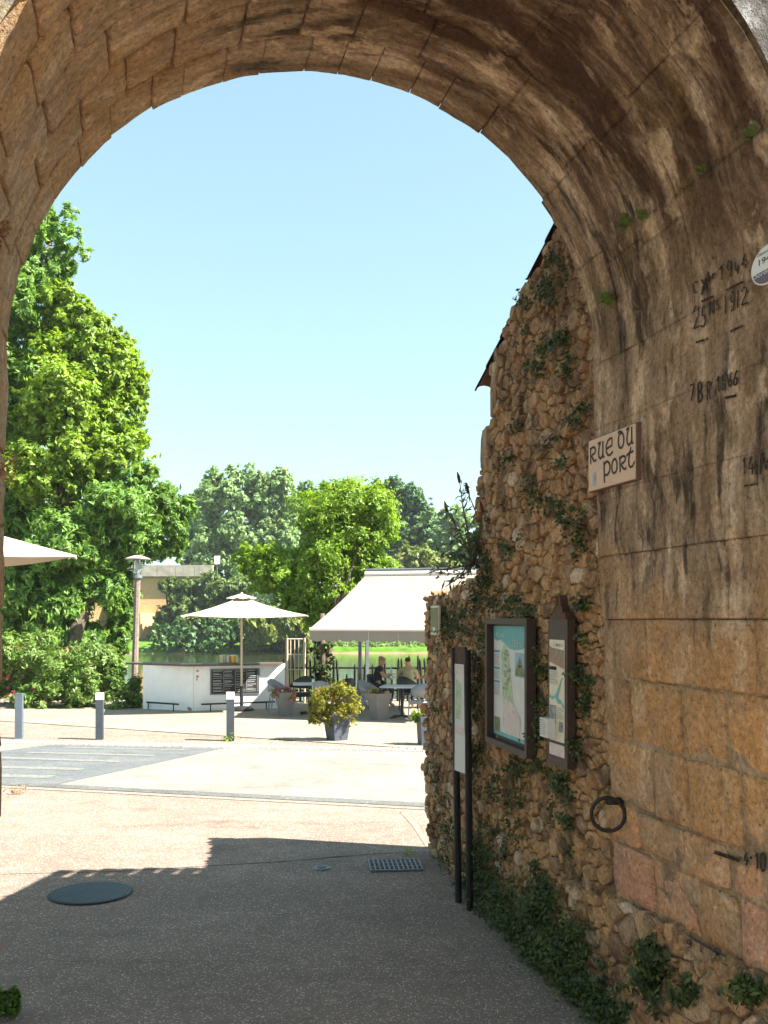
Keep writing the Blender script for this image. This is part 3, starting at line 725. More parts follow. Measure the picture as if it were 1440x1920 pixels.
# ------------------------------------------------------------------ signs, marks and ironwork on the walls
aV = []; aF = []
for V, Fc in wall_pieces:
    k = len(aV); aV += [Vector(v) for v in V]; aF += [tuple(i+k for i in f) for f in Fc]
WALL = BVHTree.FromPolygons(aV, aF)
EYE = Vector((0, 0, H))
def hit(px, py, lift=.015):
    d = Vector(((px-CX)/F, 1, -(py-HZ)/F)).normalized()
    loc, nrm, i, dist = WALL.ray_cast(EYE, d)
    if loc is None: return None
    return loc-d*lift
def arc(cx_, cy_, rx, ry, a0, a1, n=10):
    return [(cx_+rx*math.cos(math.radians(a0+(a1-a0)*i/n)), cy_+ry*math.sin(math.radians(a0+(a1-a0)*i/n))) for i in range(n+1)]
GL = {  # strokes in a unit box, y up
 '1': [[(.25, .72), (.55, 1), (.55, 0)]], '|': [[(.5, 1), (.5, 0)]],
 '2': [arc(.48, .74, .36, .26, 170, -30, 9)+[(.1, .04), (.95, .06)]],
 '4': [[(.55, 1), (.12, .35), (.9, .35)], [(.66, .6), (.66, 0)]], 'h': [[(.3, 1), (.3, .35), (.8, .38)], [(.75, .6), (.72, 0)]],
 '5': [[(.85, 1), (.35, .98), (.28, .58)]+arc(.42, .3, .42, .3, 100, -140, 10)],
 '6': [[(.75, 1), (.4, .7), (.2, .32)]+arc(.5, .27, .32, .27, 170, -190, 12)],
 '7': [[(.1, .97), (.85, 1), (.3, 0)]], '8': [arc(.5, .75, .28, .25, -90, 270, 12), arc(.5, .25, .35, .25, 90, 450, 12)],
 '9': [arc(.48, .72, .32, .28, 10, 370, 12)+[(.78, .35), (.6, .05), (.3, .0)]],
 '0': [arc(.5, .5, .34, .5, 90, 450, 14)], 'C': [arc(.6, .5, .42, .5, 50, 310, 10)], 'c': [arc(.6, .5, .42, .5, 50, 310, 10)],
 'X': [[(.2, 1), (.6, .5), (.9, .1)], [(.8, .95), (.45, .5), (.2, 0)], [(.4, .5), (.75, .5)]],
 'b': [[(.3, 1), (.3, 0)]+arc(.5, .28, .3, .28, 200, 480, 9)], 'r': [[(.3, .6), (.3, 0)], [(.3, .4), (.55, .6), (.85, .55)]],
 'N': [[(.1, 0), (.15, 1), (.8, 0), (.85, 1)]], 's': [arc(.5, .75, .35, .25, 40, 250, 8)+arc(.5, .25, .35, .25, 70, -150, 8)],
 'B': [[(.2, 0), (.2, 1)]+arc(.3, .75, .5, .25, 90, -90, 8), arc(.3, .26, .58, .26, 90, -90, 8)+[(.2, 0)]],
 'R': [[(.2, 0), (.2, 1)]+arc(.3, .73, .5, .27, 90, -90, 8), [(.35, .46), (.85, 0)]],
 'M': [[(.05, 0), (.12, 1), (.45, .15), (.8, 1), (.95, 0)]], '.': [[(.4, .06), (.6, .0)]], '-': [[(0, .5), (1, .5)]],
 # uncial forms for the street plaque
 'R_': [[(.16, 1), (.2, 0)], [(.16, .86), (.3, .98), (.55, 1.0)]+arc(.5, .77, .36, .23, 80, -95, 9)+[(.3, .5), (.6, .14), (.85, .06), (.95, .14)]],
 'U_': [[(.2, 1.02), (.42, .96), (.26, .78), (.17, .45), (.22, .18), (.42, 0), (.66, .08), (.82, .3)], [(.8, 1.02), (.8, .2), (.86, .04), (.97, .06)], [(.14, .98), (.46, 1.05)]],
 'E_': [[(.92, .14), (.66, 0), (.36, .02), (.14, .26), (.12, .62), (.32, .92), (.62, 1.02), (.86, 1.0), (.84, .55), (.2, .46)]],
 'D_': [arc(.5, .46, .4, .46, 70, 430, 14)+[(.5, 1.0), (.2, 1.04), (.1, .96)]],
 'P_': [[(.14, 1.02), (.2, -.42)], [(.18, .84), (.4, 1.0)]+arc(.48, .52, .42, .48, 85, -95, 10)+[(.28, .1)]],
 'O_': [arc(.5, .5, .42, .5, 90, 450, 14)],
 'T_': [[(.55, 1.32), (.4, .95), (.3, .5), (.34, .18), (.52, .0), (.76, .04), (.95, .28)], [(.08, .86), (.3, .98), (.8, 1.02)]],
 'L': [[(.25, 1.5), (.25, 0), (.8, 0)]], 'i': [[(.5, .75), (.5, 0)]], 'm': [[(.1, 0), (.1, .75)], [(.1, .6), (.3, .75), (.48, .6), (.48, 0)], [(.48, .6), (.68, .75), (.88, .6), (.88, 0)]],
 'e': [[(.15, .4), (.85, .4)]+arc(.5, .38, .36, .38, 10, 310, 9)], 'u': [[(.2, .75), (.2, .2), (.45, 0), (.75, .2)], [(.78, .75), (.78, 0)]], 'l': [[(.5, 1.1), (.5, 0)]],
 'P': [[(.2, 0), (.2, 1)]+arc(.35, .74, .45, .26, 90, -90, 7)+[(.2, .48)]], 'A': [[(.05, 0), (.5, 1), (.95, 0)], [(.2, .35), (.8, .35)]],
}
def ribbon(pts, w, place):
    V = []; n = len(pts)
    for i in range(n):
        ax, ay = pts[max(i-1, 0)]; bx, by = pts[min(i+1, n-1)]; dx, dy = bx-ax, by-ay; l = math.hypot(dx, dy) or 1
        nx, ny = -dy/l*w/2, dx/l*w/2; x, y = pts[i]
        if i == 0: x -= dx/l*w*.3; y -= dy/l*w*.3
        if i == n-1: x += dx/l*w*.3; y += dy/l*w*.3
        a, b_ = place(x+nx, y+ny), place(x-nx, y-ny)
        if a is None or b_ is None: return [], []
        V += [a, b_]
    return V, [(2*i, 2*i+1, 2*i+3, 2*i+2) for i in range(n-1)]
def dens(pts, step):
    out = [pts[0]]
    for a, b_ in zip(pts, pts[1:]):
        k = max(1, int(math.hypot(b_[0]-a[0], b_[1]-a[1])/step))
        out += [(a[0]+(b_[0]-a[0])*i/k, a[1]+(b_[1]-a[1])*i/k) for i in range(1, k+1)]
    return out
def painted(mb, ch, x0, y0, x1, y1, h, w):
    """one painted character; baseline (x0,y0)-(x1,y1) and height h in photo pixels, thrown onto the wall"""
    for st in GL[ch]:
        pts = dens([(x0+(x1-x0)*u, y0+(y1-y0)*u-h*v) for u, v in st], 3)
        mb.add(*ribbon(pts, w, lambda x, y: hit(x, y)))
def flood(label, chars, bars, m='ink'):
    mb = MB()
    for c in chars: painted(mb, *c)
    for x0, y0, x1, y1, w in bars: mb.add(*ribbon(dens([(x0, y0), (x1, y1)], 4), w, lambda x, y: hit(x, y)))
    mb.build('flood_mark', M[m], gate, label=label)
flood('painted flood date C Xbr 1944 with two bars', [('C', 1298, 551, 1308, 548, 21, 2.6), ('X', 1313, 553, 1326, 546, 27, 3.6), ('b', 1325, 529, 1333, 526, 18, 2.4), ('r', 1333, 524, 1342, 521, 16, 2.6),
      ('1', 1347, 527, 1358, 521, 28, 2.6), ('9', 1361, 522, 1374, 516, 30, 3.0), ('h', 1375, 516, 1386, 511, 22, 2.8), ('4', 1389, 507, 1403, 500, 26, 3.0)],
      [(1316, 565, 1336, 556, 4.2), (1362, 544, 1393, 528, 4.2)])
flood('painted flood date 25 Ns 1912 with two bars', [('2', 1299, 619, 1312, 613, 42, 2.6), ('5', 1313, 614, 1324, 611, 36, 2.6), ('N', 1329, 592, 1339, 588, 26, 2.2), ('s', 1342, 582, 1349, 579, 17, 2.2),
      ('|', 1356, 589, 1364, 586, 32, 2.4), ('9', 1368, 584, 1379, 580, 36, 2.6), ('|', 1379, 578, 1387, 575, 32, 2.4), ('2', 1389, 574, 1402, 569, 34, 2.8)],
      [(1306, 642, 1327, 635, 4), (1370, 621, 1392, 611, 3.6)])
flood('painted flood date 7 BR 1866 with one bar', [('7', 1293, 752, 1303, 749, 30, 2.6), ('B', 1307, 754, 1318, 752, 36, 3.4), ('R', 1324, 751, 1334, 747, 34, 2.6),
      ('1', 1343, 734, 1351, 732, 28, 3.0), ('8', 1352, 732, 1361, 729, 28, 3.0), ('6', 1365, 726, 1373, 723, 25, 3.0), ('6', 1374, 724, 1384, 720, 26, 3.2)], [(1360, 746, 1379, 742, 5)])
flood('painted flood date 14.M cut off by the wall edge', [('1', 1392, 889, 1399, 887, 31, 2.8), ('4', 1400, 891, 1416, 888, 33, 3.0), ('.', 1416, 889, 1421, 888, 30, 4.5), ('M', 1424, 889, 1450, 883, 40, 3.0)], [(1396, 911, 1420, 907, 3.8)])
flood('painted flood mark 4.10 after a thick bar', [('4', 1394, 1620, 1404, 1622, 22, 3.2), ('.', 1405, 1608, 1411, 1610, 24, 4.5), ('1', 1415, 1626, 1424, 1630, 30, 4.2), ('0', 1424, 1631, 1437, 1636, 34, 4.4)], [(1340, 1598, 1385, 1613, 7)])
flood('faint black scrawl on the pink stone', [('9', 1286, 1775, 1298, 1778, 14, 2.4), ('1', 1310, 1783, 1318, 1786, 12, 2.6), ('8', 1338, 1800, 1350, 1803, 24, 2.8), ('2', 1352, 1806, 1364, 1812, 18, 2.4)], [], 'ink_faded')

def wallframe(pa, pb, surf, lift):
    """local frame of a flat thing on a wall: origin at its left end, u along the wall towards the viewer, v up, n out"""
    u = (pb-pa); u.z = 0; wdt = u.length; u.normalize(); nn = Vector((u.y, -u.x, 0)); nn = -nn if nn.x > 0 else nn
    return u, nn, wdt
class Board:
    """flat board standing off a wall: o lower-left corner, u along, n outward; shapes in metres"""
    def __init__(s, o, u, n_): s.o, s.u, s.n = Vector(o), Vector(u), Vector(n_)
    def p(s, a, b_, d=0): return s.o+s.u*a+Vector((0, 0, b_))+s.n*d
    def slab(s, mb, a0, a1, b0, b1, d0, d1):
        q = [s.p(a, b_, d) for d in (d0, d1) for a, b_ in ((a0, b0), (a1, b0), (a1, b1), (a0, b1))]
        f = [(0, 1, 2, 3), (7, 6, 5, 4), (0, 4, 5, 1), (1, 5, 6, 2), (2, 6, 7, 3), (3, 7, 4, 0)]
        c = sum((Vector(x) for x in q), Vector())/8; nn = (q[1]-q[0]).cross(q[2]-q[0]); 
        if nn.dot(c-q[0]) > 0: f = [tuple(reversed(k)) for k in f]
        return mb.add(q, f)
    def poly(s, mb, pts, d):
        mb.add([s.p(a, b_, d) for a, b_ in pts], [tuple(range(len(pts)))]); return mb
    def write(s, mb, text, a, b_, w, h, lw, d, gap=.25):
        for ch in text:
            k = ch
            if k != ' ':
                for st in GL[k]: mb.add(*ribbon([(a+w*x, b_+h*y) for x, y in st], lw, lambda x, y: s.p(x, y, d)))
            a += w*(1+gap)
        return mb
    def lines(s, mb, a0, a1, b1, b0, step, lw, d, r):
        b_ = b1
        while b_ > b0:
            e = a1-(a1-a0)*r.choice([0, 0, .05, .3, .1]); mb.add(*ribbon([(a0, b_), (e, b_)], lw, lambda x, y: s.p(x, y, d))); b_ -= step
        return mb
# --- street plaque
pa, pb = surfR(1.0+.006, 2.9, 0), surfR((4.895-Y1)/(Y2-Y1), 2.9, 0)
u = (pb-pa); u.z = 0; wd = u.length; u.normalize()
za = 2.3+(1161-924)/F*5.4; zb = 2.3+(1161-826)/F*5.4; hgt = zb-za
t = thing('street_plaque', 'cream street plaque lettered Rue du Port, fixed at the corner of the passage wall', 'street sign', surfR(.85, za, 0))
B = Board(Vector((pa.x, pa.y, za))+WN*.003, u, WN)
B.slab(MB(), 0, wd, 0, hgt, 0, .026).build('backing', M['plaque_edge'], t)
B.slab(MB(), .004, wd-.012, .006, hgt-.006, .027, .033).build('face', M['plaque'], t)
mb = MB(); lw = .0125
def put(chs, y, h):
    for ch, x0, x1, dy in chs:
        for st in GL[ch]: mb.add(*ribbon([(wd*(x0+(x1-x0)*x), hgt*(y+dy+h*yy)) for x, yy in st], lw, lambda x, z: B.p(x, z, .0355)))
put([('R_', .03, .19, -.02), ('U_', .21, .36, .01), ('E_', .38, .55, .02), ('D_', .64, .78, .075), ('U_', .80, .95, .075)], .56, .295)
put([('P_', .33, .50, 0), ('O_', .51, .64, 0), ('R_', .66, .82, 0), ('T_', .81, .98, .02)], .22, .26)
mb.build('lettering', M['letter'], t)
mb = MB(); rq = random.Random(2)
for i in range(14): mb.add(*ribbon([(wd*(.10+.02*rq.random()), hgt*(.10+.019*i)), (wd*(.16+.03*rq.random()), hgt*(.105+.019*i))], .004, lambda x, z: B.p(x, z, .0355)))
mb.build('emblem', M['print_sky'], t)
# --- oval flood plaque, cut by the frame
c = hit(1447, 496); 
t = thing('oval_plaque', 'white oval enamel plaque with a purple lower half recording the 1944 flood', 'plaque', c)
cc = c+WN*.012; uu = Vector((-KX, -1, 0)).normalized()*1; uu = Vector((.2447, -.9696, 0))
B = Board(cc, uu, WN); rx, ry = .104, .076
def ell(k=1.0, a0=0, a1=360, n=36): return arc(0, 0, rx*k, ry*k, a0, a1, n)
def ovalslab(pts, d0, d1):
    mb = MB(); n = len(pts); V = [B.p(a, b_, d0) for a, b_ in pts]+[B.p(a, b_, d1) for a, b_ in pts]
    return mb.add(V, [tuple(range(n, 2*n)), tuple(reversed(range(n)))]+[(i, (i+1) % n, (i+1) % n+n, i+n) for i in range(n)])
ovalslab(ell()[:-1], 0, .008).build('plate', M['print_white'], t)
B.poly(MB(), ell(.93, 195, 345, 24), .0095).build('lower_field', M['purple'], t)
mb = MB()
def word(text, a, b_, w, h, lw, d, m, nm):
    cu = bpy.data.curves.new(nm, 'FONT'); cu.body = text; cu.size = 1.0
    o = bpy.data.objects.new(nm, cu); COL.objects.link(o); dg = bpy.context.evaluated_depsgraph_get()
    me = bpy.data.meshes.new_from_object(o.evaluated_get(dg)); V = [v.co.copy() for v in me.vertices]; Fc = [tuple(p.vertices) for p in me.polygons]
    bpy.data.objects.remove(o); bpy.data.meshes.remove(me)
    x0, x1 = min(v.x for v in V), max(v.x for v in V); k = w/(x1-x0)
    return mesh(nm, [B.p(a+(v.x-x0)*k, b_+v.y*h*1.35, d) for v in V], Fc, m, t)
word('Décembre', -.060, .047, .105, .013, 0, .0095, M['ink'], 'lettering'); word('1944', -.052, .010, .10, .026, 0, .0095, M['ink'], 'lettering')
word('Dordogne', -.088, -.036, .17, .018, 0, .0115, M['print_white'], 'lettering')
# --- iron mooring ring
c = hit(1163, 1502); Yr = c.y; sc_ = F/Yr
t = thing('mooring_ring', 'black iron mooring ring hanging from a staple low on the passage wall corner', 'iron ring', c)
st0 = c-WN*.06+Vector((.01, -.03, .004)); st1 = P(1140, 1503, Yr-.06)
mb = MB(); mb.tube([st0, c+WN*.02, st1], [.021, .021, .018], 8); mb.build('staple', M['iron'], t, True)
rc = P(1140, 1527, Yr-.04); rad = 31/sc_; pts = []
for i in range(29):
    a_ = 2*math.pi*i/28; pts.append(rc+Vector((math.cos(a_)*rad*.95, math.cos(a_)*-.02, math.sin(a_)*rad)))
MB().tube(pts, .0105, 8, False).build('ring', M['iron'], t, True)
# --- big map board on the rubble wall
def wy(px): return 4434/((px-CX)+377.4)
ya, yb = wy(934), wy(1019)
pa, pb = surfW(ya, 1.8, 0), surfW(yb, 1.8, 0); u = pb-pa; u.z = 0; wd = u.length; u.normalize()
nn = Vector((u.y, -u.x, 0)); nn = nn if nn.x < 0 else -nn
zt = 2.305; zb = 1.375; hg = zt-zb
t = thing('map_board', 'brown framed tourist map board with a teal header on the rubble wall', 'map board', (pa+pb)/2-Vector((0, 0, .3)))
B = Board(Vector((pa.x, pa.y, zb))+nn*.035, u, nn); fw = .042; fd = .065
for nm, s in (('frame_rail', (0, wd, 0, fw)), ('frame_rail', (0, wd, hg-fw, hg)), ('frame_post', (0, fw, fw, hg-fw)), ('frame_post', (wd-fw, wd, fw, hg-fw))):
    B.slab(MB(), *s, 0, fd).build(nm, M['brownframe'], t)
B.slab(MB(), fw, wd-fw, fw, hg-fw, 0, .010).build('back_panel', M['black'], t)
x0, x1, y0, y1 = fw+.025, wd-fw-.005, fw+.03, hg-fw-.012; W_, H_ = x1-x0, y1-y0
pn = B.slab(MB(), x0, x1, y0, y1, .011, .017).build('map_sheet', M['print_white'], t)
X = lambda a_: x0+W_*a_; Yy = lambda b_: y0+H_*b_
def pr(nm, pts, d, m, par=pn): return B.poly(MB(), [(X(a_), Yy(b_)) for a_, b_ in pts], d).build(nm, M[m], par)
D = .0185; rect = lambda a0, a1, b0, b1: [(a0, b0), (a1, b0), (a1, b1), (a0, b1)]
pr('header_print', [(0, 1), (0, .885), (.1, .86), (.2, .875), (.32, .84), (.45, .80), (.6, .79), (.8, .805), (.92, .84), (1, .85), (1, 1)], D, 'print_teal')
pr('map_print', [(.22, .76), (.3, .83), (.42, .78), (.5, .5), (.56, .3), (.7, .1), (.5, .04), (.3, .2), (.24, .5)], D, 'print_green')
pr('map_print', [(.3, .35), (.55, .32), (.75, .2), (.72, .05), (.4, .03), (.25, .1)], D+.001, 'print_pink')
pr('map_print', rect(0, 1, 0, .035), D, 'print_teal')
pr('photo_print', rect(.60, .86, .56, .77), D, 'print_sky'); pr('photo_print', [(.61, .57), (.85, .57), (.85, .6), (.77, .69), (.73, .74), (.69, .69), (.61, .6)], D+.001, 'print_olive')
for b0 in (.0+.06, .2, .36): pr('photo_print', rect(.89, 1, b0, b0+.13), D, 'print_grey')
pr('photo_print', rect(.02, .19, .03, .16), D, 'print_olive')
for b0 in (.755, .60, .475): pr('heading_print', rect(0, .18, b0, b0+.022), D, 'print_blue')
mb = MB(); rq = random.Random(4)
for b1, b0 in ((.735, .64), (.58, .51), (.46, .36)): B.lines(mb, X(.02), X(.18), Yy(b1), Yy(b0), .012, .004, D+.002, rq)
B.lines(mb, X(.89), X(.99), Yy(.76), Yy(.52), .014, .004, D+.002, rq)
for i in range(24):
    a_, b_ = .26+.2*rq.random(), .42+.36*rq.random(); mb.add(*ribbon([(X(a_), Yy(b_)), (X(a_+.06), Yy(b_))], .010, lambda x, z: B.p(x, z, D+.002)))
mb.build('small_print', M['print_grey'], pn)
mb = MB(); B.write(mb, 'Limeuil', X(.44), Yy(.82), W_*.062, H_*.075, .006, D+.003, .12); B.write(mb, 'PLAN', X(.08), Yy(.90), W_*.05, H_*.035, .008, D+.003, .2); mb.build('lettering', M['print_white'], pn)
# --- narrow brown panel
ya, yb = wy(1056), wy(1092)
pa, pb = surfW(ya, 1.8, 0), surfW(yb, 1.8, 0); u = pb-pa; u.z = 0; wd = u.length; u.normalize(); nn = Vector((u.y, -u.x, 0)); nn = nn if nn.x < 0 else -nn
zb, zt = 1.40, 2.30; hg = zt-zb
t = thing('heritage_panel', 'narrow brown heritage panel with a cut-out village crest, beside the map board', 'panel', (pa+pb)/2-Vector((0, 0, .3)))
B = Board(Vector((pa.x, pa.y, zb))+nn*.035, u, nn)
B.slab(MB(), 0, wd, 0, hg, 0, .05).build('back_plate', M['brownframe'], t)
cr = [(.1, .0), (.12, .05), (.2, .03), (.26, .055), (.33, .06), (.38, .09), (.44, .085), (.5, .12), (.56, .17), (.60, .205), (.64, .17), (.66, .12), (.74, .10), (.76, .05), (.88, .06), (.92, .0)]
pts = [(wd*a_, hg+b_*.72) for a_, b_ in cr]; n = len(pts)
V = [B.p(a_, b_, d) for d in (.0, .05) for a_, b_ in pts]
MB().add(V, [tuple(range(n)), tuple(reversed(range(n, 2*n)))]+[(i, i+n, (i+1) % n+n, (i+1) % n) for i in range(n)]).build('crest', M['rust'], t)
x0, x1, y0, y1 = wd*.12, wd*.88, hg*.17, hg*.86; W_, H_ = x1-x0, y1-y0
pn = B.slab(MB(), x0, x1, y0, y1, .051, .056).build('info_sheet', M['print_cream'], t)
D = .058
pr('print_band', [(0, .78), (1, .72), (1, .90), (.2, .92), (0, .94)], D, 'print_brown'); pr('print_band', rect(0, .5, .70, .735), D, 'ink')
pr('river_print', [(0, .43), (.2, .40), (.42, .43), (.5, .40), (.65, .37), (.8, .38), (1, .33), (1, .36), (.8, .41), (.6, .43), (.7, .5), (.85, .6), (.95, .63), (.85, .63), (.62, .53), (.45, .46), (.2, .43), (0, .46)], D, 'print_teal')
pr('photo_print', rect(0, .48, .17, .35), D, 'print_grey'); pr('photo_print', rect(.66, .95, .10, .2), D, 'print_grey')
mb = MB(); B.lines(mb, X(.35), X(.98), Yy(.885), Yy(.80), .012, .004, D+.001, rq); B.lines(mb, X(.03), X(.6), Yy(.68), Yy(.56), .012, .004, D+.001, rq); B.lines(mb, X(.55), X(.97), Yy(.33), Yy(.22), .012, .004, D+.001, rq)
B.write(mb, 'Limeuil', X(.3), Yy(.935), W_*.085, H_*.032, .004, D+.001, .12); mb.build('lettering', M['print_grey'], pn)
B.slab(MB(), wd*.12, wd*.88, hg*.07, hg*.15, .051, .056).build('lower_sheet', M['print_pink'], t)
bx = B.slab(MB(), .012, wd*.45, hg*.19, hg*.32, .057, .11).build('leaflet_box', M['print_white'], t)
mb = MB(); B.lines(mb, .005, wd*.38, hg*.305, hg*.21, .014, .004, .112, rq); mb.build('small_print', M['print_grey'], bx)
# --- sign on two posts in front of the low wall
pA, pB = G(860, 1692), G(881, 1707); u = (pB-pA).normalized(); nn = Vector((u.y, -u.x, 0)); nn = nn if nn.x < 0 else -nn
wd = (pB-pA).length
t = thing('post_sign', 'narrow white information panel held between two tall black posts by the wall', 'sign', (pA+pB)/2)
for p, tx, ty in ((pA, 850, 1214), (pB, 874, 1219)):
    top = P(tx+2, ty, p.y); top = p+Vector((top.x-p.x, 0, top.z)) if abs(top.x-p.x) < .08 else p+Vector((0, 0, top.z))
    MB().tube([p, top], .028, 8).build('post', M['iron'], t)
lean = Vector((-.03, 0, 0))
B = Board(pA+lean*.7+Vector((0, 0, 1.08)), u, nn)
B.slab(MB(), .0, wd, 0, .86, .0, .02).build('panel', M['print_white'], t); B.slab(MB(), .0, wd, .86, 1.0, .0, .02).build('top_plate', M['rust'], t)
B.poly(MB(), [(.02, .78), (wd-.02, .78), (wd-.02, .85), (.02, .85)], .0215).build('heading_print', M['print_pink'], t)
B.poly(MB(), [(.02, .3), (wd-.02, .3), (wd-.02, .36), (.02, .36)], .0215).build('band_print', M['print_pink'], t)
B.poly(MB(), [(.04, .42), (wd*.6, .42), (wd*.7, .7), (.05, .74)], .0215).build('map_print', M['print_green'], t)
# --- small green framed notice near the end of the low wall
ya, yb = wy(817), wy(832); pa, pb = surfW(ya, 2.3, 0), surfW(yb, 2.3, 0); u = pb-pa; u.z = 0; wd = u.length; u.normalize(); nn = Vector((u.y, -u.x, 0)); nn = nn if nn.x < 0 else -nn
t = thing('framed_notice', 'small green poster in a pale frame near the end of the low wall', 'notice', pa)
B = Board(Vector((pa.x, pa.y, 2.155))+nn*.06, u, nn)
B.slab(MB(), 0, wd, 0, .27, 0, .02).build('frame', M['print_cream'], t); B.slab(MB(), .02, wd-.02, .02, .25, .021, .025).build('poster', M['print_olive'], t)
B.poly(MB(), [(.1, .04), (.2, .04), (.2, .07), (.1, .07)], .0265).build('print', M['print_white'], t)
# --- drain grate, manhole cover, small round cap in the paving
c0, c1_, c2_, c3 = G(700, 1636), G(797, 1634), G(783, 1613), G(684, 1615)
ctr = (c0+c1_+c2_+c3)/4
t = thing('drain_grate', 'rectangular iron street drain grate beside the foot of the wall', 'drain grate', (ctr.x, ctr.y, 0))
W2 = (c1_-c0).length/2; D2 = (c3-c0).length/2*.92; ang = math.atan2((c1_-c0).y, (c1_-c0).x)
def rot(x, y): return Vector((ctr.x+x*math.cos(ang)-y*math.sin(ang), ctr.y+x*math.sin(ang)+y*math.cos(ang), 0))
MB().add([rot(-W2, -D2)+Vector((0, 0, .0045)), rot(W2, -D2)+Vector((0, 0, .0045)), rot(W2, D2)+Vector((0, 0, .0045)), rot(-W2, D2)+Vector((0, 0, .0045))], [(0, 1, 2, 3)]).build('pit_dark', M['black'], t)  # flat black sheet paints the shade of the recess below the bars
for k in range(12):
    x = -W2+2*W2*k/11; p = rot(x, 0); MB().box((p.x, p.y, .013), (.013, D2*2, .012), ang).build('bar', M['zinc'], t)
for y in (-D2, -D2/3, D2/3, D2):
    p = rot(0, y); MB().box((p.x, p.y, .0155), (W2*2, .013, .010), ang).build('cross_bar', M['zinc'], t)
c = G(170, 1676); t = thing('manhole_cover', 'round ribbed iron manhole cover lying half in the sun', 'manhole cover', (c.x, c.y, 0))
MB().lathe((c.x, c.y, 0), [(.345, .004), (.342, .010)], 40).build('frame', M['iron'], t)
mb = MB(); mb.lathe((c.x, c.y, .0), [(.335, .0105), (.333, .014)], 40); mb.build('cover', M['steel_dark'], t)
for k in range(25):
    x = -.312+k*.026; hl = math.sqrt(max(0, .325**2-x*x)); MB().box((c.x+x, c.y, .0165), (.012, 2*hl, .006)).build('rib', M['steel_blue'], t)
c = G(603, 1628.5); t = thing('water_valve_cap', 'small round grey metal cap set in the paving', 'valve cap', (c.x, c.y, 0))
MB().lathe((c.x, c.y, 0), [(.085, .004), (.08, .012)], 24).build('collar', M['zinc'], t); MB().lathe((c.x, c.y, 0), [(.045, .0125), (.042, .018)], 20).build('lid', M['steel_dark'], t)

# ------------------------------------------------------------------ foliage
def leaf_arrays(C, Nn, ln, wd_, r, fold=.25, droop=0.0):
    """quads for leaves at points C, facing roughly Nn"""
    n = len(C); Nn = Nn+r.normal(0, .55, (n, 3)); Nn /= np.linalg.norm(Nn, axis=1)[:, None]+1e-9
    T = r.normal(0, 1, (n, 3)); T[:, 2] -= droop; T -= Nn*(T*Nn).sum(1)[:, None]; T /= np.linalg.norm(T, axis=1)[:, None]+1e-9
    S = np.cross(Nn, T); L = ln*r.uniform(.65, 1.3, n)[:, None]; W = wd_*r.uniform(.7, 1.25, n)[:, None]
    base, tip = C-T*L*.5, C+T*L*.5; mid = C+Nn*W*fold
    V = np.empty((n*4, 3)); V[0::4] = base; V[1::4] = mid+S*W*.5-T*L*.05; V[2::4] = tip-Nn*W*fold*.5; V[3::4] = mid-S*W*.5-T*L*.05
    return V
def leaf_obj(name, V, m, parent=None, kind=None, label=None, cat=None):
    n = len(V)//4; off = np.array(OFF.get(parent.name, Vector((0, 0, 0)))) if parent is not None else np.zeros(3)
    me = bpy.data.meshes.new(name); me.vertices.add(n*4); me.loops.add(n*4); me.polygons.add(n)
    me.vertices.foreach_set('co', (V-off).astype(np.float32).ravel()); me.loops.foreach_set('vertex_index', np.arange(n*4, dtype=np.int32))
    me.polygons.foreach_set('loop_start', np.arange(0, n*4, 4, dtype=np.int32)); me.polygons.foreach_set('loop_total', np.full(n, 4, dtype=np.int32))
    me.update(calc_edges=True); me.materials.append(m); o = bpy.data.objects.new(name, me); link(o, parent); OFF[o.name] = Vector(off)
    if kind: o['kind'] = kind
    if label: o['label'] = label
    if cat: o['category'] = cat
    return o
def crown(clumps, n_leaf, ln, wd_, r, sub=14, twig=14, spread=.16, shell=(.55, 1.0), droop=.3, up=.5):
    """clumps: (centre, (rx,ry,rz)); each gets sub-clumps, each of these twigs of leaves"""
    tot = sum(q[1][0]*q[1][2] for q in clumps); out = []
    for c, rad in clumps:
        rad = np.array(rad); share = max(20, int(n_leaf*rad[0]*rad[2]/tot)); ns = sub
        d = r.normal(0, 1, (ns, 3)); d /= np.linalg.norm(d, axis=1)[:, None]; sc_ = np.array(c)+d*rad*r.uniform(.35, .88, ns)[:, None]
        srad = rad*r.uniform(.16, .42, ns)[:, None]*r.uniform(.7, 1.3, (ns, 3))
        nt_ = max(1, share//twig); which = r.integers(0, ns, nt_); e = r.normal(0, 1, (nt_, 3)); e /= np.linalg.norm(e, axis=1)[:, None]
        tp = sc_[which]+e*srad[which]*r.uniform(shell[0], shell[1], nt_)[:, None]
        k = np.repeat(np.arange(nt_), twig)
        sd = e*.8+d[which]*.5+r.normal(0, .5, (nt_, 3)); sd[:, 2] -= droop*.7; sd /= np.linalg.norm(sd, axis=1)[:, None]
        f = r.random(nt_*twig)[:, None]; ll = r.uniform(.8, 2.6, nt_)[k][:, None]
        pts = tp[k]+sd[k]*f*ll*spread*rad.mean()*1.2+r.normal(0, spread*.42, (nt_*twig, 3))*rad.mean()
        nrm = e[k]*.7+((tp-np.array(c))/rad)[k]*.5+np.array([0, 0, up]); out.append(leaf_arrays(pts, nrm, ln, wd_, r, droop=droop))
    return np.vstack(out)
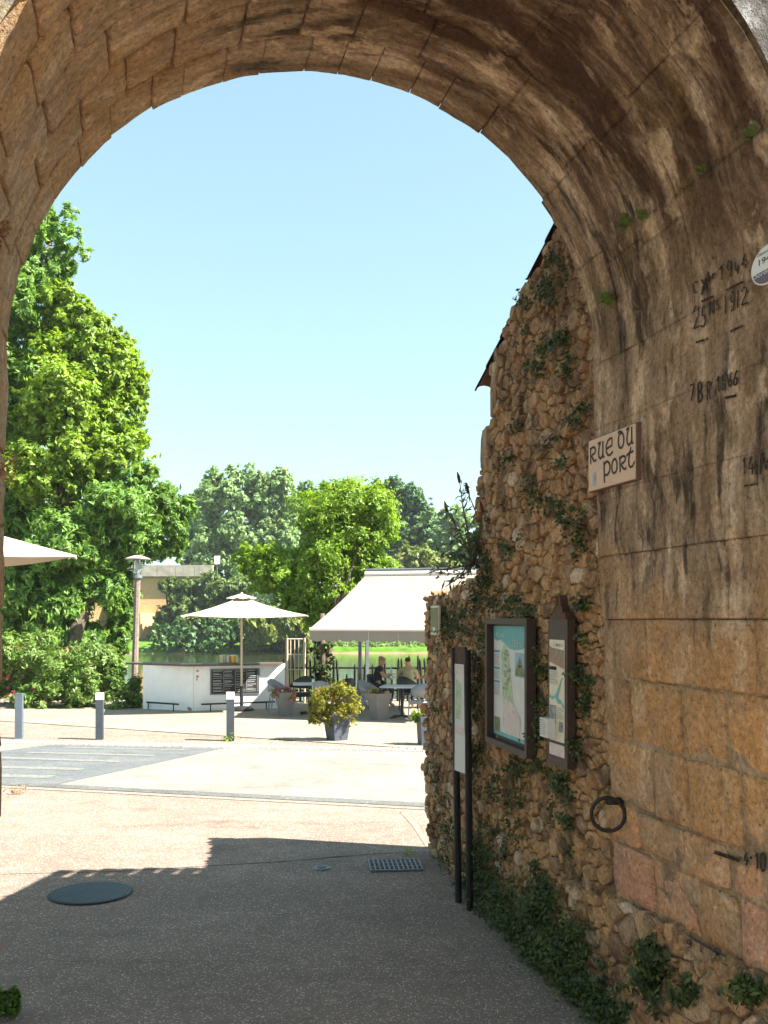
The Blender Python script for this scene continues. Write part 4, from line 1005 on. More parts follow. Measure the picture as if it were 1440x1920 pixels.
def trunk(t, base, top, r0, m=None, limbs=(), name='trunk', wob=.04, nseg=6):
    base, top = Vector(base), Vector(top); pts = []
    for i in range(nseg+1):
        f = i/nseg; p = base.lerp(top, f); hgt_ = (top-base).length
        pts.append(p+Vector((math.sin(f*5+base.x)*wob*hgt_*.3, math.cos(f*4+base.y)*wob*hgt_*.2, 0)))
    rad = [r0*(1.25 if i == 0 else 1-.7*i/nseg) for i in range(nseg+1)]
    MB().tube(pts, rad, 8).build(name, m or M['bark'], t, True)
    for q in limbs:
        q = Vector(q); s = pts[min(nseg-1, max(2, int(nseg*.55)))]; mid_ = s.lerp(q, .5)+Vector((0, 0, .12*(q-s).length))
        MB().tube([s, mid_, q], [r0*.45, r0*.3, r0*.1], 6).build('limb', m or M['bark'], t, True)
def px_clump(x, y, Y, rx, ry, dy=0.0, depth=None):
    s = Y/F; p = P(x, y, Y+dy); return (tuple(p), (rx*s, (depth if depth else rx*s), ry*s))
def tree(name, label, cat, base, clumps, n_leaf, ln, wd_, m, r0, top=None, group=None, seed=1, limbs=3, **kw):
    t = thing(name, label, cat, base, 0, group); r = np.random.default_rng(seed)
    tp = top or clumps[len(clumps)//2][0]
    trunk(t, base, tp, r0, limbs=[c[0] for c in clumps[:limbs]])
    leaf_obj('crown', crown(clumps, n_leaf, ln, wd_, r, **kw), m, t); return t

# great ash tree by the left edge
YA = 33.0
cl = [px_clump(*a) for a in [(95, 455, YA, 55, 75), (60, 530, YA, 75, 70), (40, 640, YA, 70, 90, 1.0), (25, 420, YA, 60, 110, 1.5), (70, 760, YA, 80, 90, -1.5), (30, 880, YA, 90, 90, -1), (20, 1000, YA, 90, 100, -1), (-80, 700, YA, 110, 280), (-60, 950, YA, 120, 200), (75, 590, YA, 60, 60, -1), (30, 560, YA, 50, 70, -2), (110, 500, YA, 30, 40), (20, 720, YA, 60, 90, -2.5), (110, 610, YA, 40, 50, -1)]]
tree('ash_tree', 'tall blue-green ash tree rising highest against the left jamb', 'tree', G(-40, 1290)*0+Vector(((-60-CX)/F*YA, YA-4.9, 0)), cl, 95000, .24, .075, M['leaf_ash'], .35, top=P(20, 560, YA), seed=3, sub=20, spread=.09)
YB = 31.0
cl = [px_clump(*a) for a in [(150, 640, YB, 75, 65), (215, 700, YB, 62, 80), (235, 790, YB, 48, 60), (130, 770, YB, 90, 90, -1), (190, 860, YB, 85, 60, -1), (90, 880, YB, 80, 80, -1.4), (265, 730, YB, 18, 25), (150, 590, YB, 35, 25), (170, 720, YB, 70, 70, .5), (110, 690, YB, 60, 70, -.5), (150, 605, YB, 46, 40), (115, 565, YB, 42, 40), (185, 640, YB, 40, 40), (230, 850, YB, 50, 50, .3), (228, 640, YB, 15, 30), (270, 820, YB, 14, 20)]]
tree('maple_tree', 'yellow-green leafy tree with a rounded top in front of the tall ash', 'tree', Vector(((120-CX)/F*YB, YB-2.8, 0)), cl, 75000, .19, .085, M['leaf_lime'], .3, top=P(160, 760, YB), seed=4, sub=22, spread=.085)
YC = 30.0
cl = [px_clump(*a) for a in [(285, 925, YC, 70, 62), (320, 970, YC, 42, 60), (220, 960, YC, 80, 65, -1), (250, 1015, YC, 70, 45, -.5), (140, 1010, YC, 90, 70, -1), (70, 1080, YC, 90, 90, -1), (150, 1110, YC, 70, 75, -.6), (40, 1150, YC, 70, 60, -.6), (195, 1095, YC, 45, 60, -.4), (120, 1170, YC, 80, 40, -.6), (325, 1030, YC, 22, 20), (230, 1130, YC, 32, 60), (225, 1190, YC, 25, 40)]]
tree('ash_tree', 'broad dark green ash with long drooping sprays behind the lamp post', 'tree', Vector(((150-CX)/F*YC, YC-1.9, 0)), cl, 100000, .23, .065, M['leaf_ash'], .3, top=P(200, 980, YC), seed=5, sub=22, spread=.085, droop=.9)
# flowering hedge
r = np.random.default_rng(9)
t = thing('oleander_hedge', 'loose oleander hedge dotted with pink flowers along the terrace edge', 'hedge', G(110, 1326))
cl = [px_clump(x, y, Yh, rx, ry, 0, .8) for x, y, Yh, rx, ry in [(20, 1255, 26.2, 50, 62), (75, 1240, 26.3, 50, 60), (125, 1250, 26.2, 48, 62), (172, 1262, 26.0, 48, 60), (205, 1240, 26.4, 26, 40), (60, 1300, 25.8, 60, 30), (150, 1300, 25.8, 60, 30), (-30, 1260, 26.2, 50, 60)]]
leaf_obj('foliage', crown(cl, 26000, .15, .045, r, sub=10, spread=.13), M['leaf_hedge'], t)
cc_ = crown([cl[1], cl[2], cl[5], cl[0]], 220, .09, .08, r, sub=10, twig=4, spread=.04, shell=(.95, 1.1)); leaf_obj('blossom', cc_, M['petal_pink'], t, 'stuff')
for x in (20, 75, 130, 180): MB().tube([G(x, 1318), P(x+6, 1250, 26.2)], [.05, .02], 6).build('stem', M['stem'], t)
t = thing('ivy_bush', 'dense dark bush pressed against the end of the white bar', 'bush', G(238, 1329))
cl = [px_clump(240, 1285, 25.6, 30, 38, 0, .4), px_clump(225, 1310, 25.4, 32, 20, 0, .4), px_clump(255, 1305, 25.5, 18, 26, 0, .3), px_clump(215, 1270, 25.8, 22, 34, 0, .4)]
leaf_obj('foliage', crown(cl, 7000, .09, .06, r, sub=9, spread=.12), M['leaf_hedge'], t)
MB().tube([G(238, 1325), P(236, 1280, 25.6)], [.05, .02], 6).build('stem', M['stem'], t)
# bright young acacia behind the awning
YD = 29.5
ac = [(650, 960, 90, 55), (700, 985, 48, 55), (600, 980, 42, 45), (640, 1030, 80, 50), (520, 1050, 62, 30), (480, 1045, 38, 24), (560, 1085, 70, 40), (620, 1110, 60, 45), (690, 1060, 60, 40), (540, 1115, 45, 30), (640, 920, 45, 22), (700, 930, 30, 24), (735, 1000, 14, 20), (600, 1150, 45, 35), (500, 1080, 50, 34), (470, 1060, 26, 26), (660, 1010, 60, 50), (600, 1040, 55, 40), (560, 1130, 40, 34), (570, 930, 14, 14)]
cl = [px_clump(x, y, YD, rx, ry, 0, max(.5, rx*YD/F*.8)) for x, y, rx, ry in ac]
tree('acacia_tree', 'bright yellow-green feathery acacia behind the striped parasol and awning', 'tree', Vector(((606-CX)/F*28.0, 27.9, 0)), cl, 80000, .14, .048, M['leaf_acacia'], .11, top=P(650, 1000, YD), seed=6, sub=20, spread=.12, droop=.4)
bpy.data.objects['acacia_tree']['label'] = 'bright yellow-green feathery acacia standing behind the parasol and awning'
t = thing('ivy_column', 'dark glossy ivy wrapped round a trunk below the awning edge', 'ivy', Vector(((605-CX)/F*27.2, 27.2, 0)))
cl = [px_clump(606, y, 27.2, 20, 20, 0, .28) for y in (1215, 1240, 1262, 1280, 1192)]
leaf_obj('foliage', crown(cl, 3200, .10, .08, np.random.default_rng(12), sub=7, spread=.12), M['leaf_ivy'], t)
MB().tube([(((605-CX)/F*27.2), 27.2, 0), P(604, 1150, 27.2)], [.10, .07], 7).build('trunk', M['bark'], t, True)
# trees across the river
YE = 130.0
def far(name, label, xs, Y, n, ln, m, seed, r0=.5, **kw):
    cl = [px_clump(x, y, Y, rx, ry) for x, y, rx, ry in xs]; bx = sum(q[0] for q in xs)/len(xs)
    return tree(name, label, 'tree', (((bx-CX)/F*Y), Y, .6), cl, n, ln, ln*.6, m, r0, seed=seed, limbs=2, **kw)
far('poplar_tree', 'tall pale silvery tree with three billowing heads across the river', [(420, 920, 50, 52), (475, 925, 48, 58), (525, 925, 32, 58), (400, 985, 45, 55), (460, 1000, 60, 60), (520, 1000, 45, 60), (415, 1045, 55, 40), (490, 1060, 60, 40)], 128, 45000, .55, M['leaf_pale'], 31, 1.0, sub=20, spread=.08)
far('poplar_tree', 'pale grey-green tree showing behind the acacia top', [(600, 935, 45, 36), (640, 945, 45, 40), (590, 990, 40, 50), (660, 1000, 40, 50)], 150, 12000, .75, M['leaf_pale'], 32, .6, sub=18, spread=.08)
far('oak_tree', 'dark green dense round tree at the skyline beyond the acacia', [(735, 925, 42, 32), (770, 950, 40, 42), (795, 985, 30, 50), (750, 990, 50, 55), (715, 935, 25, 28), (800, 1030, 25, 30), (705, 910, 14, 12)], 140, 26000, .55, M['leaf_dark'], 33, .7, sub=18, spread=.08)
far('willow_tree', 'pale hazy willow between the dark oak and the rubble house', [(830, 985, 32, 40), (860, 1000, 40, 50), (850, 1040, 40, 36), (810, 1040, 24, 40), (900, 1000, 40, 60), (930, 1030, 40, 60)], 132, 11000, .7, M['leaf_pale'], 34, .5, sub=18, spread=.08)
far('alder_tree', 'yellow-green bushy tree just above the top edge of the awning', [(790, 1050, 48, 28), (750, 1065, 36, 30), (830, 1060, 30, 24), (770, 1100, 60, 40)], 118, 9000, .6, M['leaf_willow'], 35, .4, sub=18, spread=.08)
far('sycamore_tree', 'dark shaded tree below the tall pale poplar, beside the bridge end', [(395, 1015, 32, 36), (355, 1020, 24, 36), (345, 985, 16, 26), (380, 1060, 40, 30), (440, 1060, 36, 34)], 136, 9000, .7, M['leaf_dark'], 36, .5, sub=18, spread=.08)
far('bankside_tree', 'rounded green bankside tree between the bridge and the parasol', [(390, 1110, 55, 34), (345, 1130, 36, 34), (440, 1110, 48, 32), (410, 1160, 70, 40), (330, 1175, 38, 40), (470, 1150, 45, 40), (300, 1195, 20, 24), (360, 1195, 50, 26)], 115, 28000, .45, M['leaf_bank'], 37, .5, sub=18, spread=.08)
wl = [(500, 1170, 45, 55), (540, 1165, 36, 60), (478, 1190, 24, 34), (560, 1190, 28, 40)]
far('weeping_willow', 'weeping willow trailing yellow-green strands to the river behind the iron trellis', wl, 107, 13000, .9, M['leaf_willow'], 38, .4, sub=10, spread=.06, droop=4.0)
far('bankside_tree', 'small dark bush covering the foot of the bridge end', [(322, 1115, 12, 20), (312, 1150, 12, 22), (298, 1195, 16, 26), (335, 1140, 16, 34), (312, 1098, 16, 16), (345, 1100, 16, 16), (322, 1090, 12, 10), (300, 1170, 12, 20)], 113, 11000, .45, M['leaf_bank'], 42, .2, sub=14, spread=.08)
far('poplar_tree', 'green leafy tree filling the gap right of the tall pale poplar', [(575, 960, 34, 46), (560, 1000, 34, 44), (590, 1030, 40, 40), (545, 950, 20, 40)], 142, 11000, .6, M['leaf_bank'], 43, .5, sub=16, spread=.08)
far('poplar_tree', 'soft green tree rising between the ash and the tall pale poplar', [(370, 960, 26, 44), (360, 1000, 30, 44), (385, 930, 18, 26)], 150, 7000, .6, M['leaf_pale'], 44, .5, sub=16, spread=.08)
far('poplar_tree', 'distant pale green tree low over the awning beside the willow', [(700, 1010, 44, 50), (860, 1040, 50, 36), (780, 1010, 40, 50), (650, 960, 40, 50)], 165, 12000, .7, M['leaf_bank'], 45, .5, sub=16, spread=.08)
# low growth along the far bank
r = np.random.default_rng(41); cl = []
for i in range(40):
    x = -60+i*17+r.uniform(-6, 6)
    if x > 600 or 222 < x < 292: continue
    cl.append(px_clump(x, 1210+r.uniform(-5, 3), 108.6, 24, 17, r.uniform(-.3, .5)))
for i in range(26): cl.append(px_clump(-500+i*26, 1170, 122, 40, 50, r.uniform(-2, 8)))
for i in range(22): cl.append(px_clump(600+i*32+r.uniform(-9, 9), 1150+r.uniform(-20, 14), 135, 34, 46, r.uniform(-2, 10)))
for i in range(22): cl.append(px_clump(308+i*14+r.uniform(-6, 6), 1190+r.uniform(-14, 10), 109.3, 26, 26, r.uniform(-.3, .6)))
leaf_obj('bank_undergrowth', crown(cl, 46000, .55, .3, r, sub=12, spread=.1), M['leaf_dark'], None, 'stuff', 'dense green undergrowth along the far river bank')
n = 14000; C = np.stack([r.uniform(-9, 26, n), r.uniform(109.8, 124, n), np.zeros(n)], 1); C[:, 2] = np.interp(C[:, 1], [109.6, 112, 125], [-.95, -.3, 1.2])+.12
k = r.random(n) < np.clip((C[:, 1]-110)/.8, 0, 1); C = C[k]
leaf_obj('bank_grass', leaf_arrays(C, np.tile([0, -.6, .6], (len(C), 1)), .5, .25, r), M['grass'], None, 'stuff', 'bright sunlit grass on the far bank seen under the awning')
# far wooded slope
cl = [px_clump(-200+i*55+r.uniform(-15, 15), 1120+r.uniform(-12, 10), 260, 60, 60, r.uniform(-10, 30)) for i in range(28)]
leaf_obj('far_wood', crown(cl, 16000, 1.6, 1.0, r, sub=9, spread=.1), M['leaf_dark'], None, 'stuff', 'far wooded slope behind the river trees')
# ------------------------------------------------------------------ bridge
YG = 117.0
t = thing('stone_bridge', 'ochre stone arch bridge with a grey parapet crossing the river behind the lamp post', 'bridge', P(275, 1228, YG))
def bx_(px): return (px-CX)/F*YG
zt_ = P(0, 1081, YG).z; zw = -1.7
xs0, xs1 = bx_(-260), bx_(316); V = []; Fc = []
def arch_z(x):
    z = zw
    for c0, rx_, top in ((bx_(222), bx_(272)-bx_(222), 1118), (bx_(60), bx_(110)-bx_(60), 1118), (bx_(-110), bx_(110)-bx_(60), 1118)):
        if abs(x-c0) < rx_: z = max(z, zw+(P(0, top, YG).z-zw)*math.sqrt(max(0, 1-((x-c0)/rx_)**2)))
    return z
N_ = 160; dep = 7.0
for i in range(N_+1):
    x = xs0+(xs1-xs0)*i/N_; z0 = arch_z(x)
    V += [(x, YG, z0), (x, YG, zt_), (x, YG+dep, z0), (x, YG+dep, zt_)]
for i in range(N_):
    a_, b_ = 4*i, 4*i+4; Fc += [(a_, b_, b_+1, a_+1), (a_+2, a_+3, b_+3, b_+2), (a_+2, b_+2, b_, a_), (a_+1, b_+1, b_+3, a_+3)]
Fc.append((4*N_, 4*N_+2, 4*N_+3, 4*N_+1))
mesh('arcade', V, Fc, M['bridge'], t)
M['parapet'] = plain('grey_parapet_stone', (.42, .37, .30), .9, .2, 0, .25, 1.2)
k = 0; x = xs0
while x < bx_(385):
    w = 2.2; MB().box((x+w/2, YG-.35, (zt_+P(0, 1060, YG).z)/2), (w-.04, .5, P(0, 1060, YG).z-zt_)).build('parapet_slab', M['parapet'], t); x += w
MB().box(((xs0+bx_(385))/2, YG+3, zt_+.02), (bx_(385)-xs0, 6.6, .3)).build('deck', M['parapet'], t)
MB().prism([(bx_(255), YG), (bx_(272), YG-2.2), (bx_(285), YG-1.2), (bx_(290), YG)], zw, P(0, 1150, YG).z).build('cutwater', M['bridge'], t)
c = P(407, 1085, 114); t = thing('road_sign', 'small white sign on a post at the far end of the bridge', 'road sign', c)
MB().tube([c, P(407, 1044, 114)], .06, 6).build('post', M['zinc'], t); q = P(407, 1050, 113.9); MB().box(q, (.65, .05, .95)).build('plate', M['white'], t)
# ------------------------------------------------------------------ plants on the walls
def wall_leaves(spots, n, ln, wd_, r, out=.10):
    """spots: photo pixel ellipses (x, y, rx, ry) thrown onto the walls"""
    C = []; tot = sum(s[2]*s[3] for s in spots)
    for x, y, rx, ry in spots:
        k = max(6, int(n*rx*ry/tot)); ns = max(3, k//14); sx, sy = r.normal(0, .55, ns)*rx, r.normal(0, .55, ns)*ry; w = r.integers(0, ns, k)
        q = np.clip(np.hypot(sx/rx, sy/ry)[w], 0, 1.6)
        for px, py, d in zip(x+sx[w]+r.normal(0, 5, k), y+sy[w]+r.normal(0, 7, k), np.abs(r.normal(0, out, k))*(1.1-.6*q)):
            h_ = hit(px, py, 0)
            if h_ is not None: C.append(h_+NW*(d+.008))
    C = np.array([tuple(c) for c in C]); return leaf_arrays(C, np.tile([-.8, -.35, .45], (len(C), 1)), ln, wd_, r, droop=.5)
r = np.random.default_rng(77)
iv = [(1040, 510, 14, 28), (1020, 540, 22, 14), (1045, 555, 14, 16), (985, 560, 14, 12), (1050, 640, 22, 22), (1070, 690, 10, 24), (1030, 660, 18, 16), (1086, 790, 10, 18), (1095, 770, 8, 20), (985, 615, 12, 10), (1010, 700, 20, 16),
      (1000, 910, 16, 16), (1020, 935, 20, 12), (1045, 950, 22, 12), (1070, 970, 20, 16), (1092, 1010, 14, 26), (1060, 870, 12, 12), (1035, 830, 12, 12), (970, 800, 12, 14), (960, 870, 14, 16),
      (915, 1075, 26, 40), (935, 1125, 34, 22), (900, 1115, 20, 22), (985, 1135, 30, 22), (960, 1030, 20, 18), (1100, 1130, 12, 26), (870, 1150, 26, 26), (850, 1180, 22, 30), (900, 1230, 20, 60), (893, 1330, 14, 60), (890, 1420, 16, 50), (835, 1200, 14, 40), (1000, 1155, 16, 10),
      (1016, 1240, 12, 40), (1018, 1330, 12, 50), (1010, 1380, 14, 24), (1090, 1260, 10, 34), (1100, 1330, 12, 24), (1092, 1200, 8, 14), (1108, 1290, 8, 30), (970, 1440, 24, 18), (1010, 1430, 20, 20), (1060, 1480, 24, 34), (1066, 1540, 12, 34), (970, 1500, 14, 36), (930, 1480, 12, 34), (1088, 1400, 8, 30),
      (845, 1560, 16, 30), (900, 1560, 14, 26), (935, 1590, 14, 40), (965, 1560, 12, 20), (820, 1440, 8, 26), (830, 1500, 10, 20), (820, 1330, 8, 20)]
leaf_obj('wall_ivy', wall_leaves(iv, 6300, .034, .020, r, .035), M['leaf_ivy'], None, 'stuff', 'ivy and wall plants creeping over the rubble masonry')
wd2 = [(835, 1640, 26, 30), (880, 1680, 22, 40), (905, 1640, 22, 50), (930, 1700, 36, 60), (975, 1740, 42, 60), (1020, 1690, 26, 50), (1010, 1800, 50, 60), (1060, 1780, 34, 60), (1090, 1860, 50, 60), (1050, 1870, 40, 40), (905, 1610, 16, 30), (1235, 1830, 22, 44), (1225, 1790, 12, 20), (1150, 1900, 40, 30), (1425, 1860, 14, 18), (1400, 1850, 10, 10), (1300, 1860, 16, 20)]
leaf_obj('wall_foot_weeds', wall_leaves(wd2, 15000, .042, .018, r, .07), M['leaf_ivy'], None, 'stuff', 'dark weeds growing thickly along the foot of the wall')
def fern(px, py, s, label, seed, name='wall_fern', n=16, m='leaf_fern'):
    o = hit(px, py, 0); rq = random.Random(seed); nn_ = WN
    t = thing(name, label, 'plant', o); Yd = o.y; k = s*1.6*Yd/F
    for i in range(n):
        a_ = rq.uniform(-1.9, 1.9); L = k*rq.uniform(.6, 1.1); d = Vector((-.35, -.45+.25*rq.random(), 0)); d = d.normalized()
        side = Vector((-.22, .97, 0)); end = o+d*L*.7+side*math.sin(a_)*L*.7+Vector((0, 0, L*(math.cos(a_)*.55-.25)))
        mid_ = o.lerp(end, .5)+Vector((0, 0, .22*L)); V = []; Fc = []; pts = [o.lerp(mid_, f*2) if f < .5 else mid_.lerp(end, f*2-1) for f in [j/7 for j in range(8)]]
        for j, p in enumerate(pts[1:], 1):
            w = L*.24*(1-j/10); ax = (end-o).cross(Vector((0, 0, 1))).normalized(); up_ = Vector((0, 0, w*.25)); tdir = (end-o).normalized()*w*.5
            for sg in (-1, 1):
                b_ = len(V); V += [p, p+ax*sg*w*.6+up_+tdir*.7, p+ax*sg*w*1.1+tdir, p+ax*sg*w*.5-up_]; Fc.append((b_, b_+1, b_+2, b_+3))
        mesh('frond', V, Fc, M[m], t)
fern(1146, 572, 30, 'largest green fern tuft, on the passage wall above the street plaque', 1, n=22)
fern(1178, 425, 26, 'brownish fern tuft where the vault meets the gateway wall', 2)
fern(1209, 412, 22, 'small fern beside the brownish tuft at the vault springing', 3, n=12)
fern(1320, 322, 20, 'dark grassy tuft rooted in the vault haunch', 4, n=12)
fern(1412, 258, 26, 'pale green fern under the near rim of the vault', 5, n=14)
# buddleia leaning out of the wall top
o = surfW(8.0, 2.75, .05); t = thing('buddleia_shrub', 'straggly buddleia with bare arching stems sprouting from the wall top', 'shrub', o)
rq = random.Random(8); LV = []
for ex, ey, dy in [(862, 905, .3), (838, 960, .2), (878, 925, 0), (845, 1000, .3), (826, 1040, .2), (812, 1070, .1), (870, 985, -.2), (885, 1010, -.3), (850, 1050, -.3), (860, 1085, -.4), (900, 1050, -.5), (835, 1100, -.2), (905, 960, -.3)]:
    e = P(ex, ey, 8.0+dy); md = o.lerp(e, .55)+Vector((rq.uniform(-.05, .08), 0, rq.uniform(-.02, .06)))
    pts = [o.lerp(md, f/4) for f in range(4)]+[md.lerp(e, f/4) for f in range(5)]
    MB().tube(pts, [.008*(1-i/10)+.002 for i in range(len(pts))], 5).build('branch', M['stem'], t)
    for i, p in enumerate(pts[2:]):
        for _ in range(rq.choice([2, 3, 6])): LV.append(p+Vector((rq.gauss(0, .03), rq.gauss(0, .04), rq.gauss(0, .03))))
    if rq.random() < .8 and ey < 1000: MB().tube([e, e+Vector((-.01, 0, .05)), e+Vector((-.02, 0, .09))], [.012, .014, .004], 6).build('flower_spike', M['shirt_maroon'], t)
C = np.array([tuple(c) for c in LV]); leaf_obj('foliage', leaf_arrays(C, np.tile([-.5, -.4, .5], (len(C), 1)), .085, .022, np.random.default_rng(3), droop=.6), M['leaf_grey'], t)
# dry sprigs and weeds at the left jamb
for (x, y, s, lb, mm) in ((8, 200, 60, 'dry brown seed head hanging in at the upper left edge of the vault', 'dry'), (2, 430, 46, 'small dry sprig on the left jamb under the vault', 'dry'), (3, 880, 70, 'ragged dry plant on the left jamb at lamp height', 'leaf_dry')):
    o = P(x-16, y+30, 4.6); t = thing('dry_sprig', lb, 'dry plant', o); rq = random.Random(x+y); LV = []
    for i in range(5):
        e = P(x+rq.uniform(-6, 26), y-rq.uniform(-20, s*.6), 4.6+rq.uniform(-.1, .1)); MB().tube([o, o.lerp(e, .5)+Vector((0, 0, .03)), e], [.004, .003, .0015], 5).build('stalk', M['dry'], t)
        for _ in range(14): LV.append(o.lerp(e, rq.uniform(.5, 1))+Vector((rq.gauss(0, .012), rq.gauss(0, .02), rq.gauss(0, .014))))
    C = np.array([tuple(c) for c in LV]); leaf_obj('seed_head', leaf_arrays(C, np.tile([.3, -.6, .5], (len(C), 1)), .03, .012, np.random.default_rng(x+5)), M['leaf_dry'], t)
t = thing('weed_tuft', 'small green weed tuft at the foot of the left jamb', 'weed', G(4, 1912)); r = np.random.default_rng(15)
cl = [px_clump(10, 1890, 5.7, 22, 32, 0, .08), px_clump(2, 1865, 5.7, 12, 18, 0, .06)]
leaf_obj('foliage', crown(cl, 700, .05, .02, r, sub=6, spread=.2), M['leaf_hedge'], t)
for x, y, s, lb in ((765, 1600, 10, 'tiny weed in the paving crack beside the drain grate'), (433, 1388, 12, 'tiny weed at the foot of the middle bollard'), (30, 1487, 14, 'dry weed tuft at the road edge beside the left jamb')):
    p = G(x-6 if x == 433 else x, y+2); t = thing('weed_tuft', lb, 'weed', p); k = s*p.y/F
    C = np.array(p)+r.normal(0, 1, (60, 3))*np.array([k*.6, k*.6, k*.35])+np.array([0, 0, k*.45]); leaf_obj('foliage', leaf_arrays(C, np.tile([0, -.3, .8], (60, 1)), k*.6, k*.18, r), M['leaf_lime'] if x != 30 else M['leaf_dry'], t)

# ------------------------------------------------------------------ street furniture on the terrace
for px, by, ty, w, capped, lb in ((36, 1385, 1300, 13, False, 'plain blue-grey bollard without a white top, nearest the left jamb'), (187, 1387, 1299, 13.5, True, 'slate bollard with a white top standing before the hedge'), (432, 1389.5, 1298, 14.5, True, 'slate bollard with a white top standing before the chalkboard')):
    g_ = G(px, by); s = g_.y/F; h_ = (by-ty)*s; w *= s
    t = thing('bollard', lb, 'bollard', g_, 0, 'square bollards along the road edge')
    hc = .13 if capped else .012
    MB().box((g_.x, g_.y, (h_-hc)/2+.004), (w, w, h_-hc-.004), .12).build('post', M['steel_blue'] if not capped else M['steel_dark'], t)
    MB().box((g_.x, g_.y, h_-hc/2+.001), (w*1.03, w*1.03, hc), .12).build('cap', M['cap'] if capped else M['steel_blue'], t)
# white bar with a dark counter top
A, Bq, Cq = G(363, 1334), G(520, 1329), G(268, 1330); A.z = Bq.z = Cq.z = 0; hb = 1.13
t = thing('terrace_bar', 'white L-shaped outdoor bar with a dark counter top and a chalkboard menu', 'bar', A)
back = Vector((.12, .75, 0)); zf = .012
def wall_panel(nm, p, q, th, z0, z1, m):
    d = (q-p).normalized(); nn = Vector((-d.y, d.x, 0)); nn = nn if nn.y > 0 else -nn
    return MB().prism([p, q, q+nn*th, p+nn*th], z0, z1).build(nm, m, t)
wall_panel('front_panel', A+Vector((.012, 0, 0)), Bq, .05, zf, hb, M['white']); wall_panel('side_panel', Cq, A-Vector((.012, 0, 0)), .05, zf, hb, M['white'])
MB().prism([Bq, Bq+back, Bq+back+Vector((-.05, 0, 0)), Bq+Vector((-.05, .052, 0))], zf, hb).build('end_panel', M['white'], t)
MB().tube([A+Vector((0, -.004, zf)), A+Vector((0, -.004, hb))], .014, 6).build('corner_trim', M['cap'], t)
q0 = P(236, 1243, 25.6); o1 = A+Vector((-.08, -.22, 0)); o2 = Bq+Vector((.06, -.16, 0)); o0 = Vector((q0.x, q0.y, 0))
MB().prism([o0, o1, o2, Bq+back*.8, A+Vector((.0, .9, 0)), o0+Vector((.1, .6, 0))], hb+.001, hb+.045).build('counter_top', M['counter'], t)
for p, q, fs in ((Cq+Vector((.12, -.10, 0)), A+Vector((-.35, -.14, 0)), (.05, .85)), (A+Vector((.22, -.14, 0)), Bq+Vector((-.05, -.12, 0)), (.12, .88))):
    rl = MB().tube([p+Vector((0, 0, .19)), q+Vector((0, 0, .19))], .022, 6).build('foot_rail', M['iron'], t)
    for f in fs:
        x = p.lerp(q, f); MB().tube([x+Vector((0, 0, .008)), x+Vector((0, 0, .17))], .016, 6).build('rail_leg', M['iron'], rl)
dF = (Bq-A).normalized(); nF = Vector((dF.y, -dF.x, 0)); L_ = (Bq-A).length
def onfront(px, py): f = (px-363)/(520-363); p = A+(Bq-A)*f; return f*L_, H-(py-HZ)/F*p.y
B = Board(A+nF*.004, dF, nF); (u0, z1), (u1, z0) = onfront(393, 1254), onfront(485.5, 1300.5)
fr = B.slab(MB(), u0, u1, z0, z1, 0, .03).build('menu_frame', M['zinc'], t)
B.slab(MB(), u0+.03, u1-.03, z0+.03, z1-.03, .031, .035).build('chalkboard', M['slate'], fr)
mb = MB(); rq = random.Random(6); cw = (u1-u0-.1)/4
for k in range(4):
    a0 = u0+.05+cw*k; z = z1-.06
    while z > z0+.07:
        lw = rq.choice([.006, .006, .010]); mb.add(*ribbon([(a0+.02, z), (a0+cw*rq.uniform(.55, .92), z+.004)], lw, lambda x, y: B.p(x, y, .037))); z -= rq.choice([.025, .03, .045, .06])
    mb.add(*ribbon([(a0+cw, z0+.06), (a0+cw, z1-.05)], .005, lambda x, y: B.p(x, y, .037)))
mb.build('chalk_lines', M['chalk'], fr)
u_, z_ = onfront(370, 1260)
for dz, mm, w in ((0, 'print_sky', .06), (-.14, 'red', .06), (-.21, 'print_grey', .03)): B.poly(MB(), [(u_-.03, z_+dz), (u_-.03+w, z_+dz), (u_-.03+w, z_+dz+.055), (u_-.03, z_+dz+.055)], .003).build('sticker', M[mm], t)
# things on the counter
tz = hb+.046; c0 = A.lerp(Bq, .40)+Vector((0, .12, 0))
t = thing('serving_tray', 'flat pale tray under the glasses on the bar', 'tray', c0+Vector((0, 0, tz))); MB().box(c0+Vector((0, 0, tz+.012)), (.46, .26, .022), .28).build('plate', M['zinc'], t)
for i, (dx, dy, mm, lb) in enumerate(((-.17, -.05, 'lemon', 'first glass from the corner end of the tray, with a cloudy drink'), (-.09, .05, 'print_white', 'clear pale glass second along the tray'), (-.01, -.02, 'print_white', 'clear glass in the middle of the tray'), (.07, .03, 'orange', 'glass of orange juice beside the clear glasses'), (.12, -.06, 'orange', 'orange juice glass towards the parasol pole'), (.19, .03, 'lemon', 'last pale glass next to the parasol pole'))):
    p = c0+Vector((dx, dy, tz+.0245)); t = thing('drinking_glass', lb, 'glass', p, 0, 'glasses on the bar tray')
    MB().lathe(p, [(.034, 0), (.04, .02), (.042, .17)], 10).build('drink', M[mm], t); MB().lathe(p+Vector((0, 0, .171)), [(.0425, 0), (.0435, .03)], 10).build('rim', M['glass'], t)
c0 = A+Vector((-.05, .05, 0)); t = thing('menu_card', 'long white menu card lying flat on the bar corner', 'menu', c0+Vector((0, 0, tz))); MB().box(c0+Vector((0, 0, tz+.008)), (.5, .22, .012), .1).build('card', M['print_white'], t)
c0 = G(359, 1333.2); t = thing('stone_lump', 'small rough tan stone lying at the bar corner', 'stone', c0)
bm = bmesh.new(); bmesh.ops.create_icosphere(bm, subdivisions=2, radius=.11)
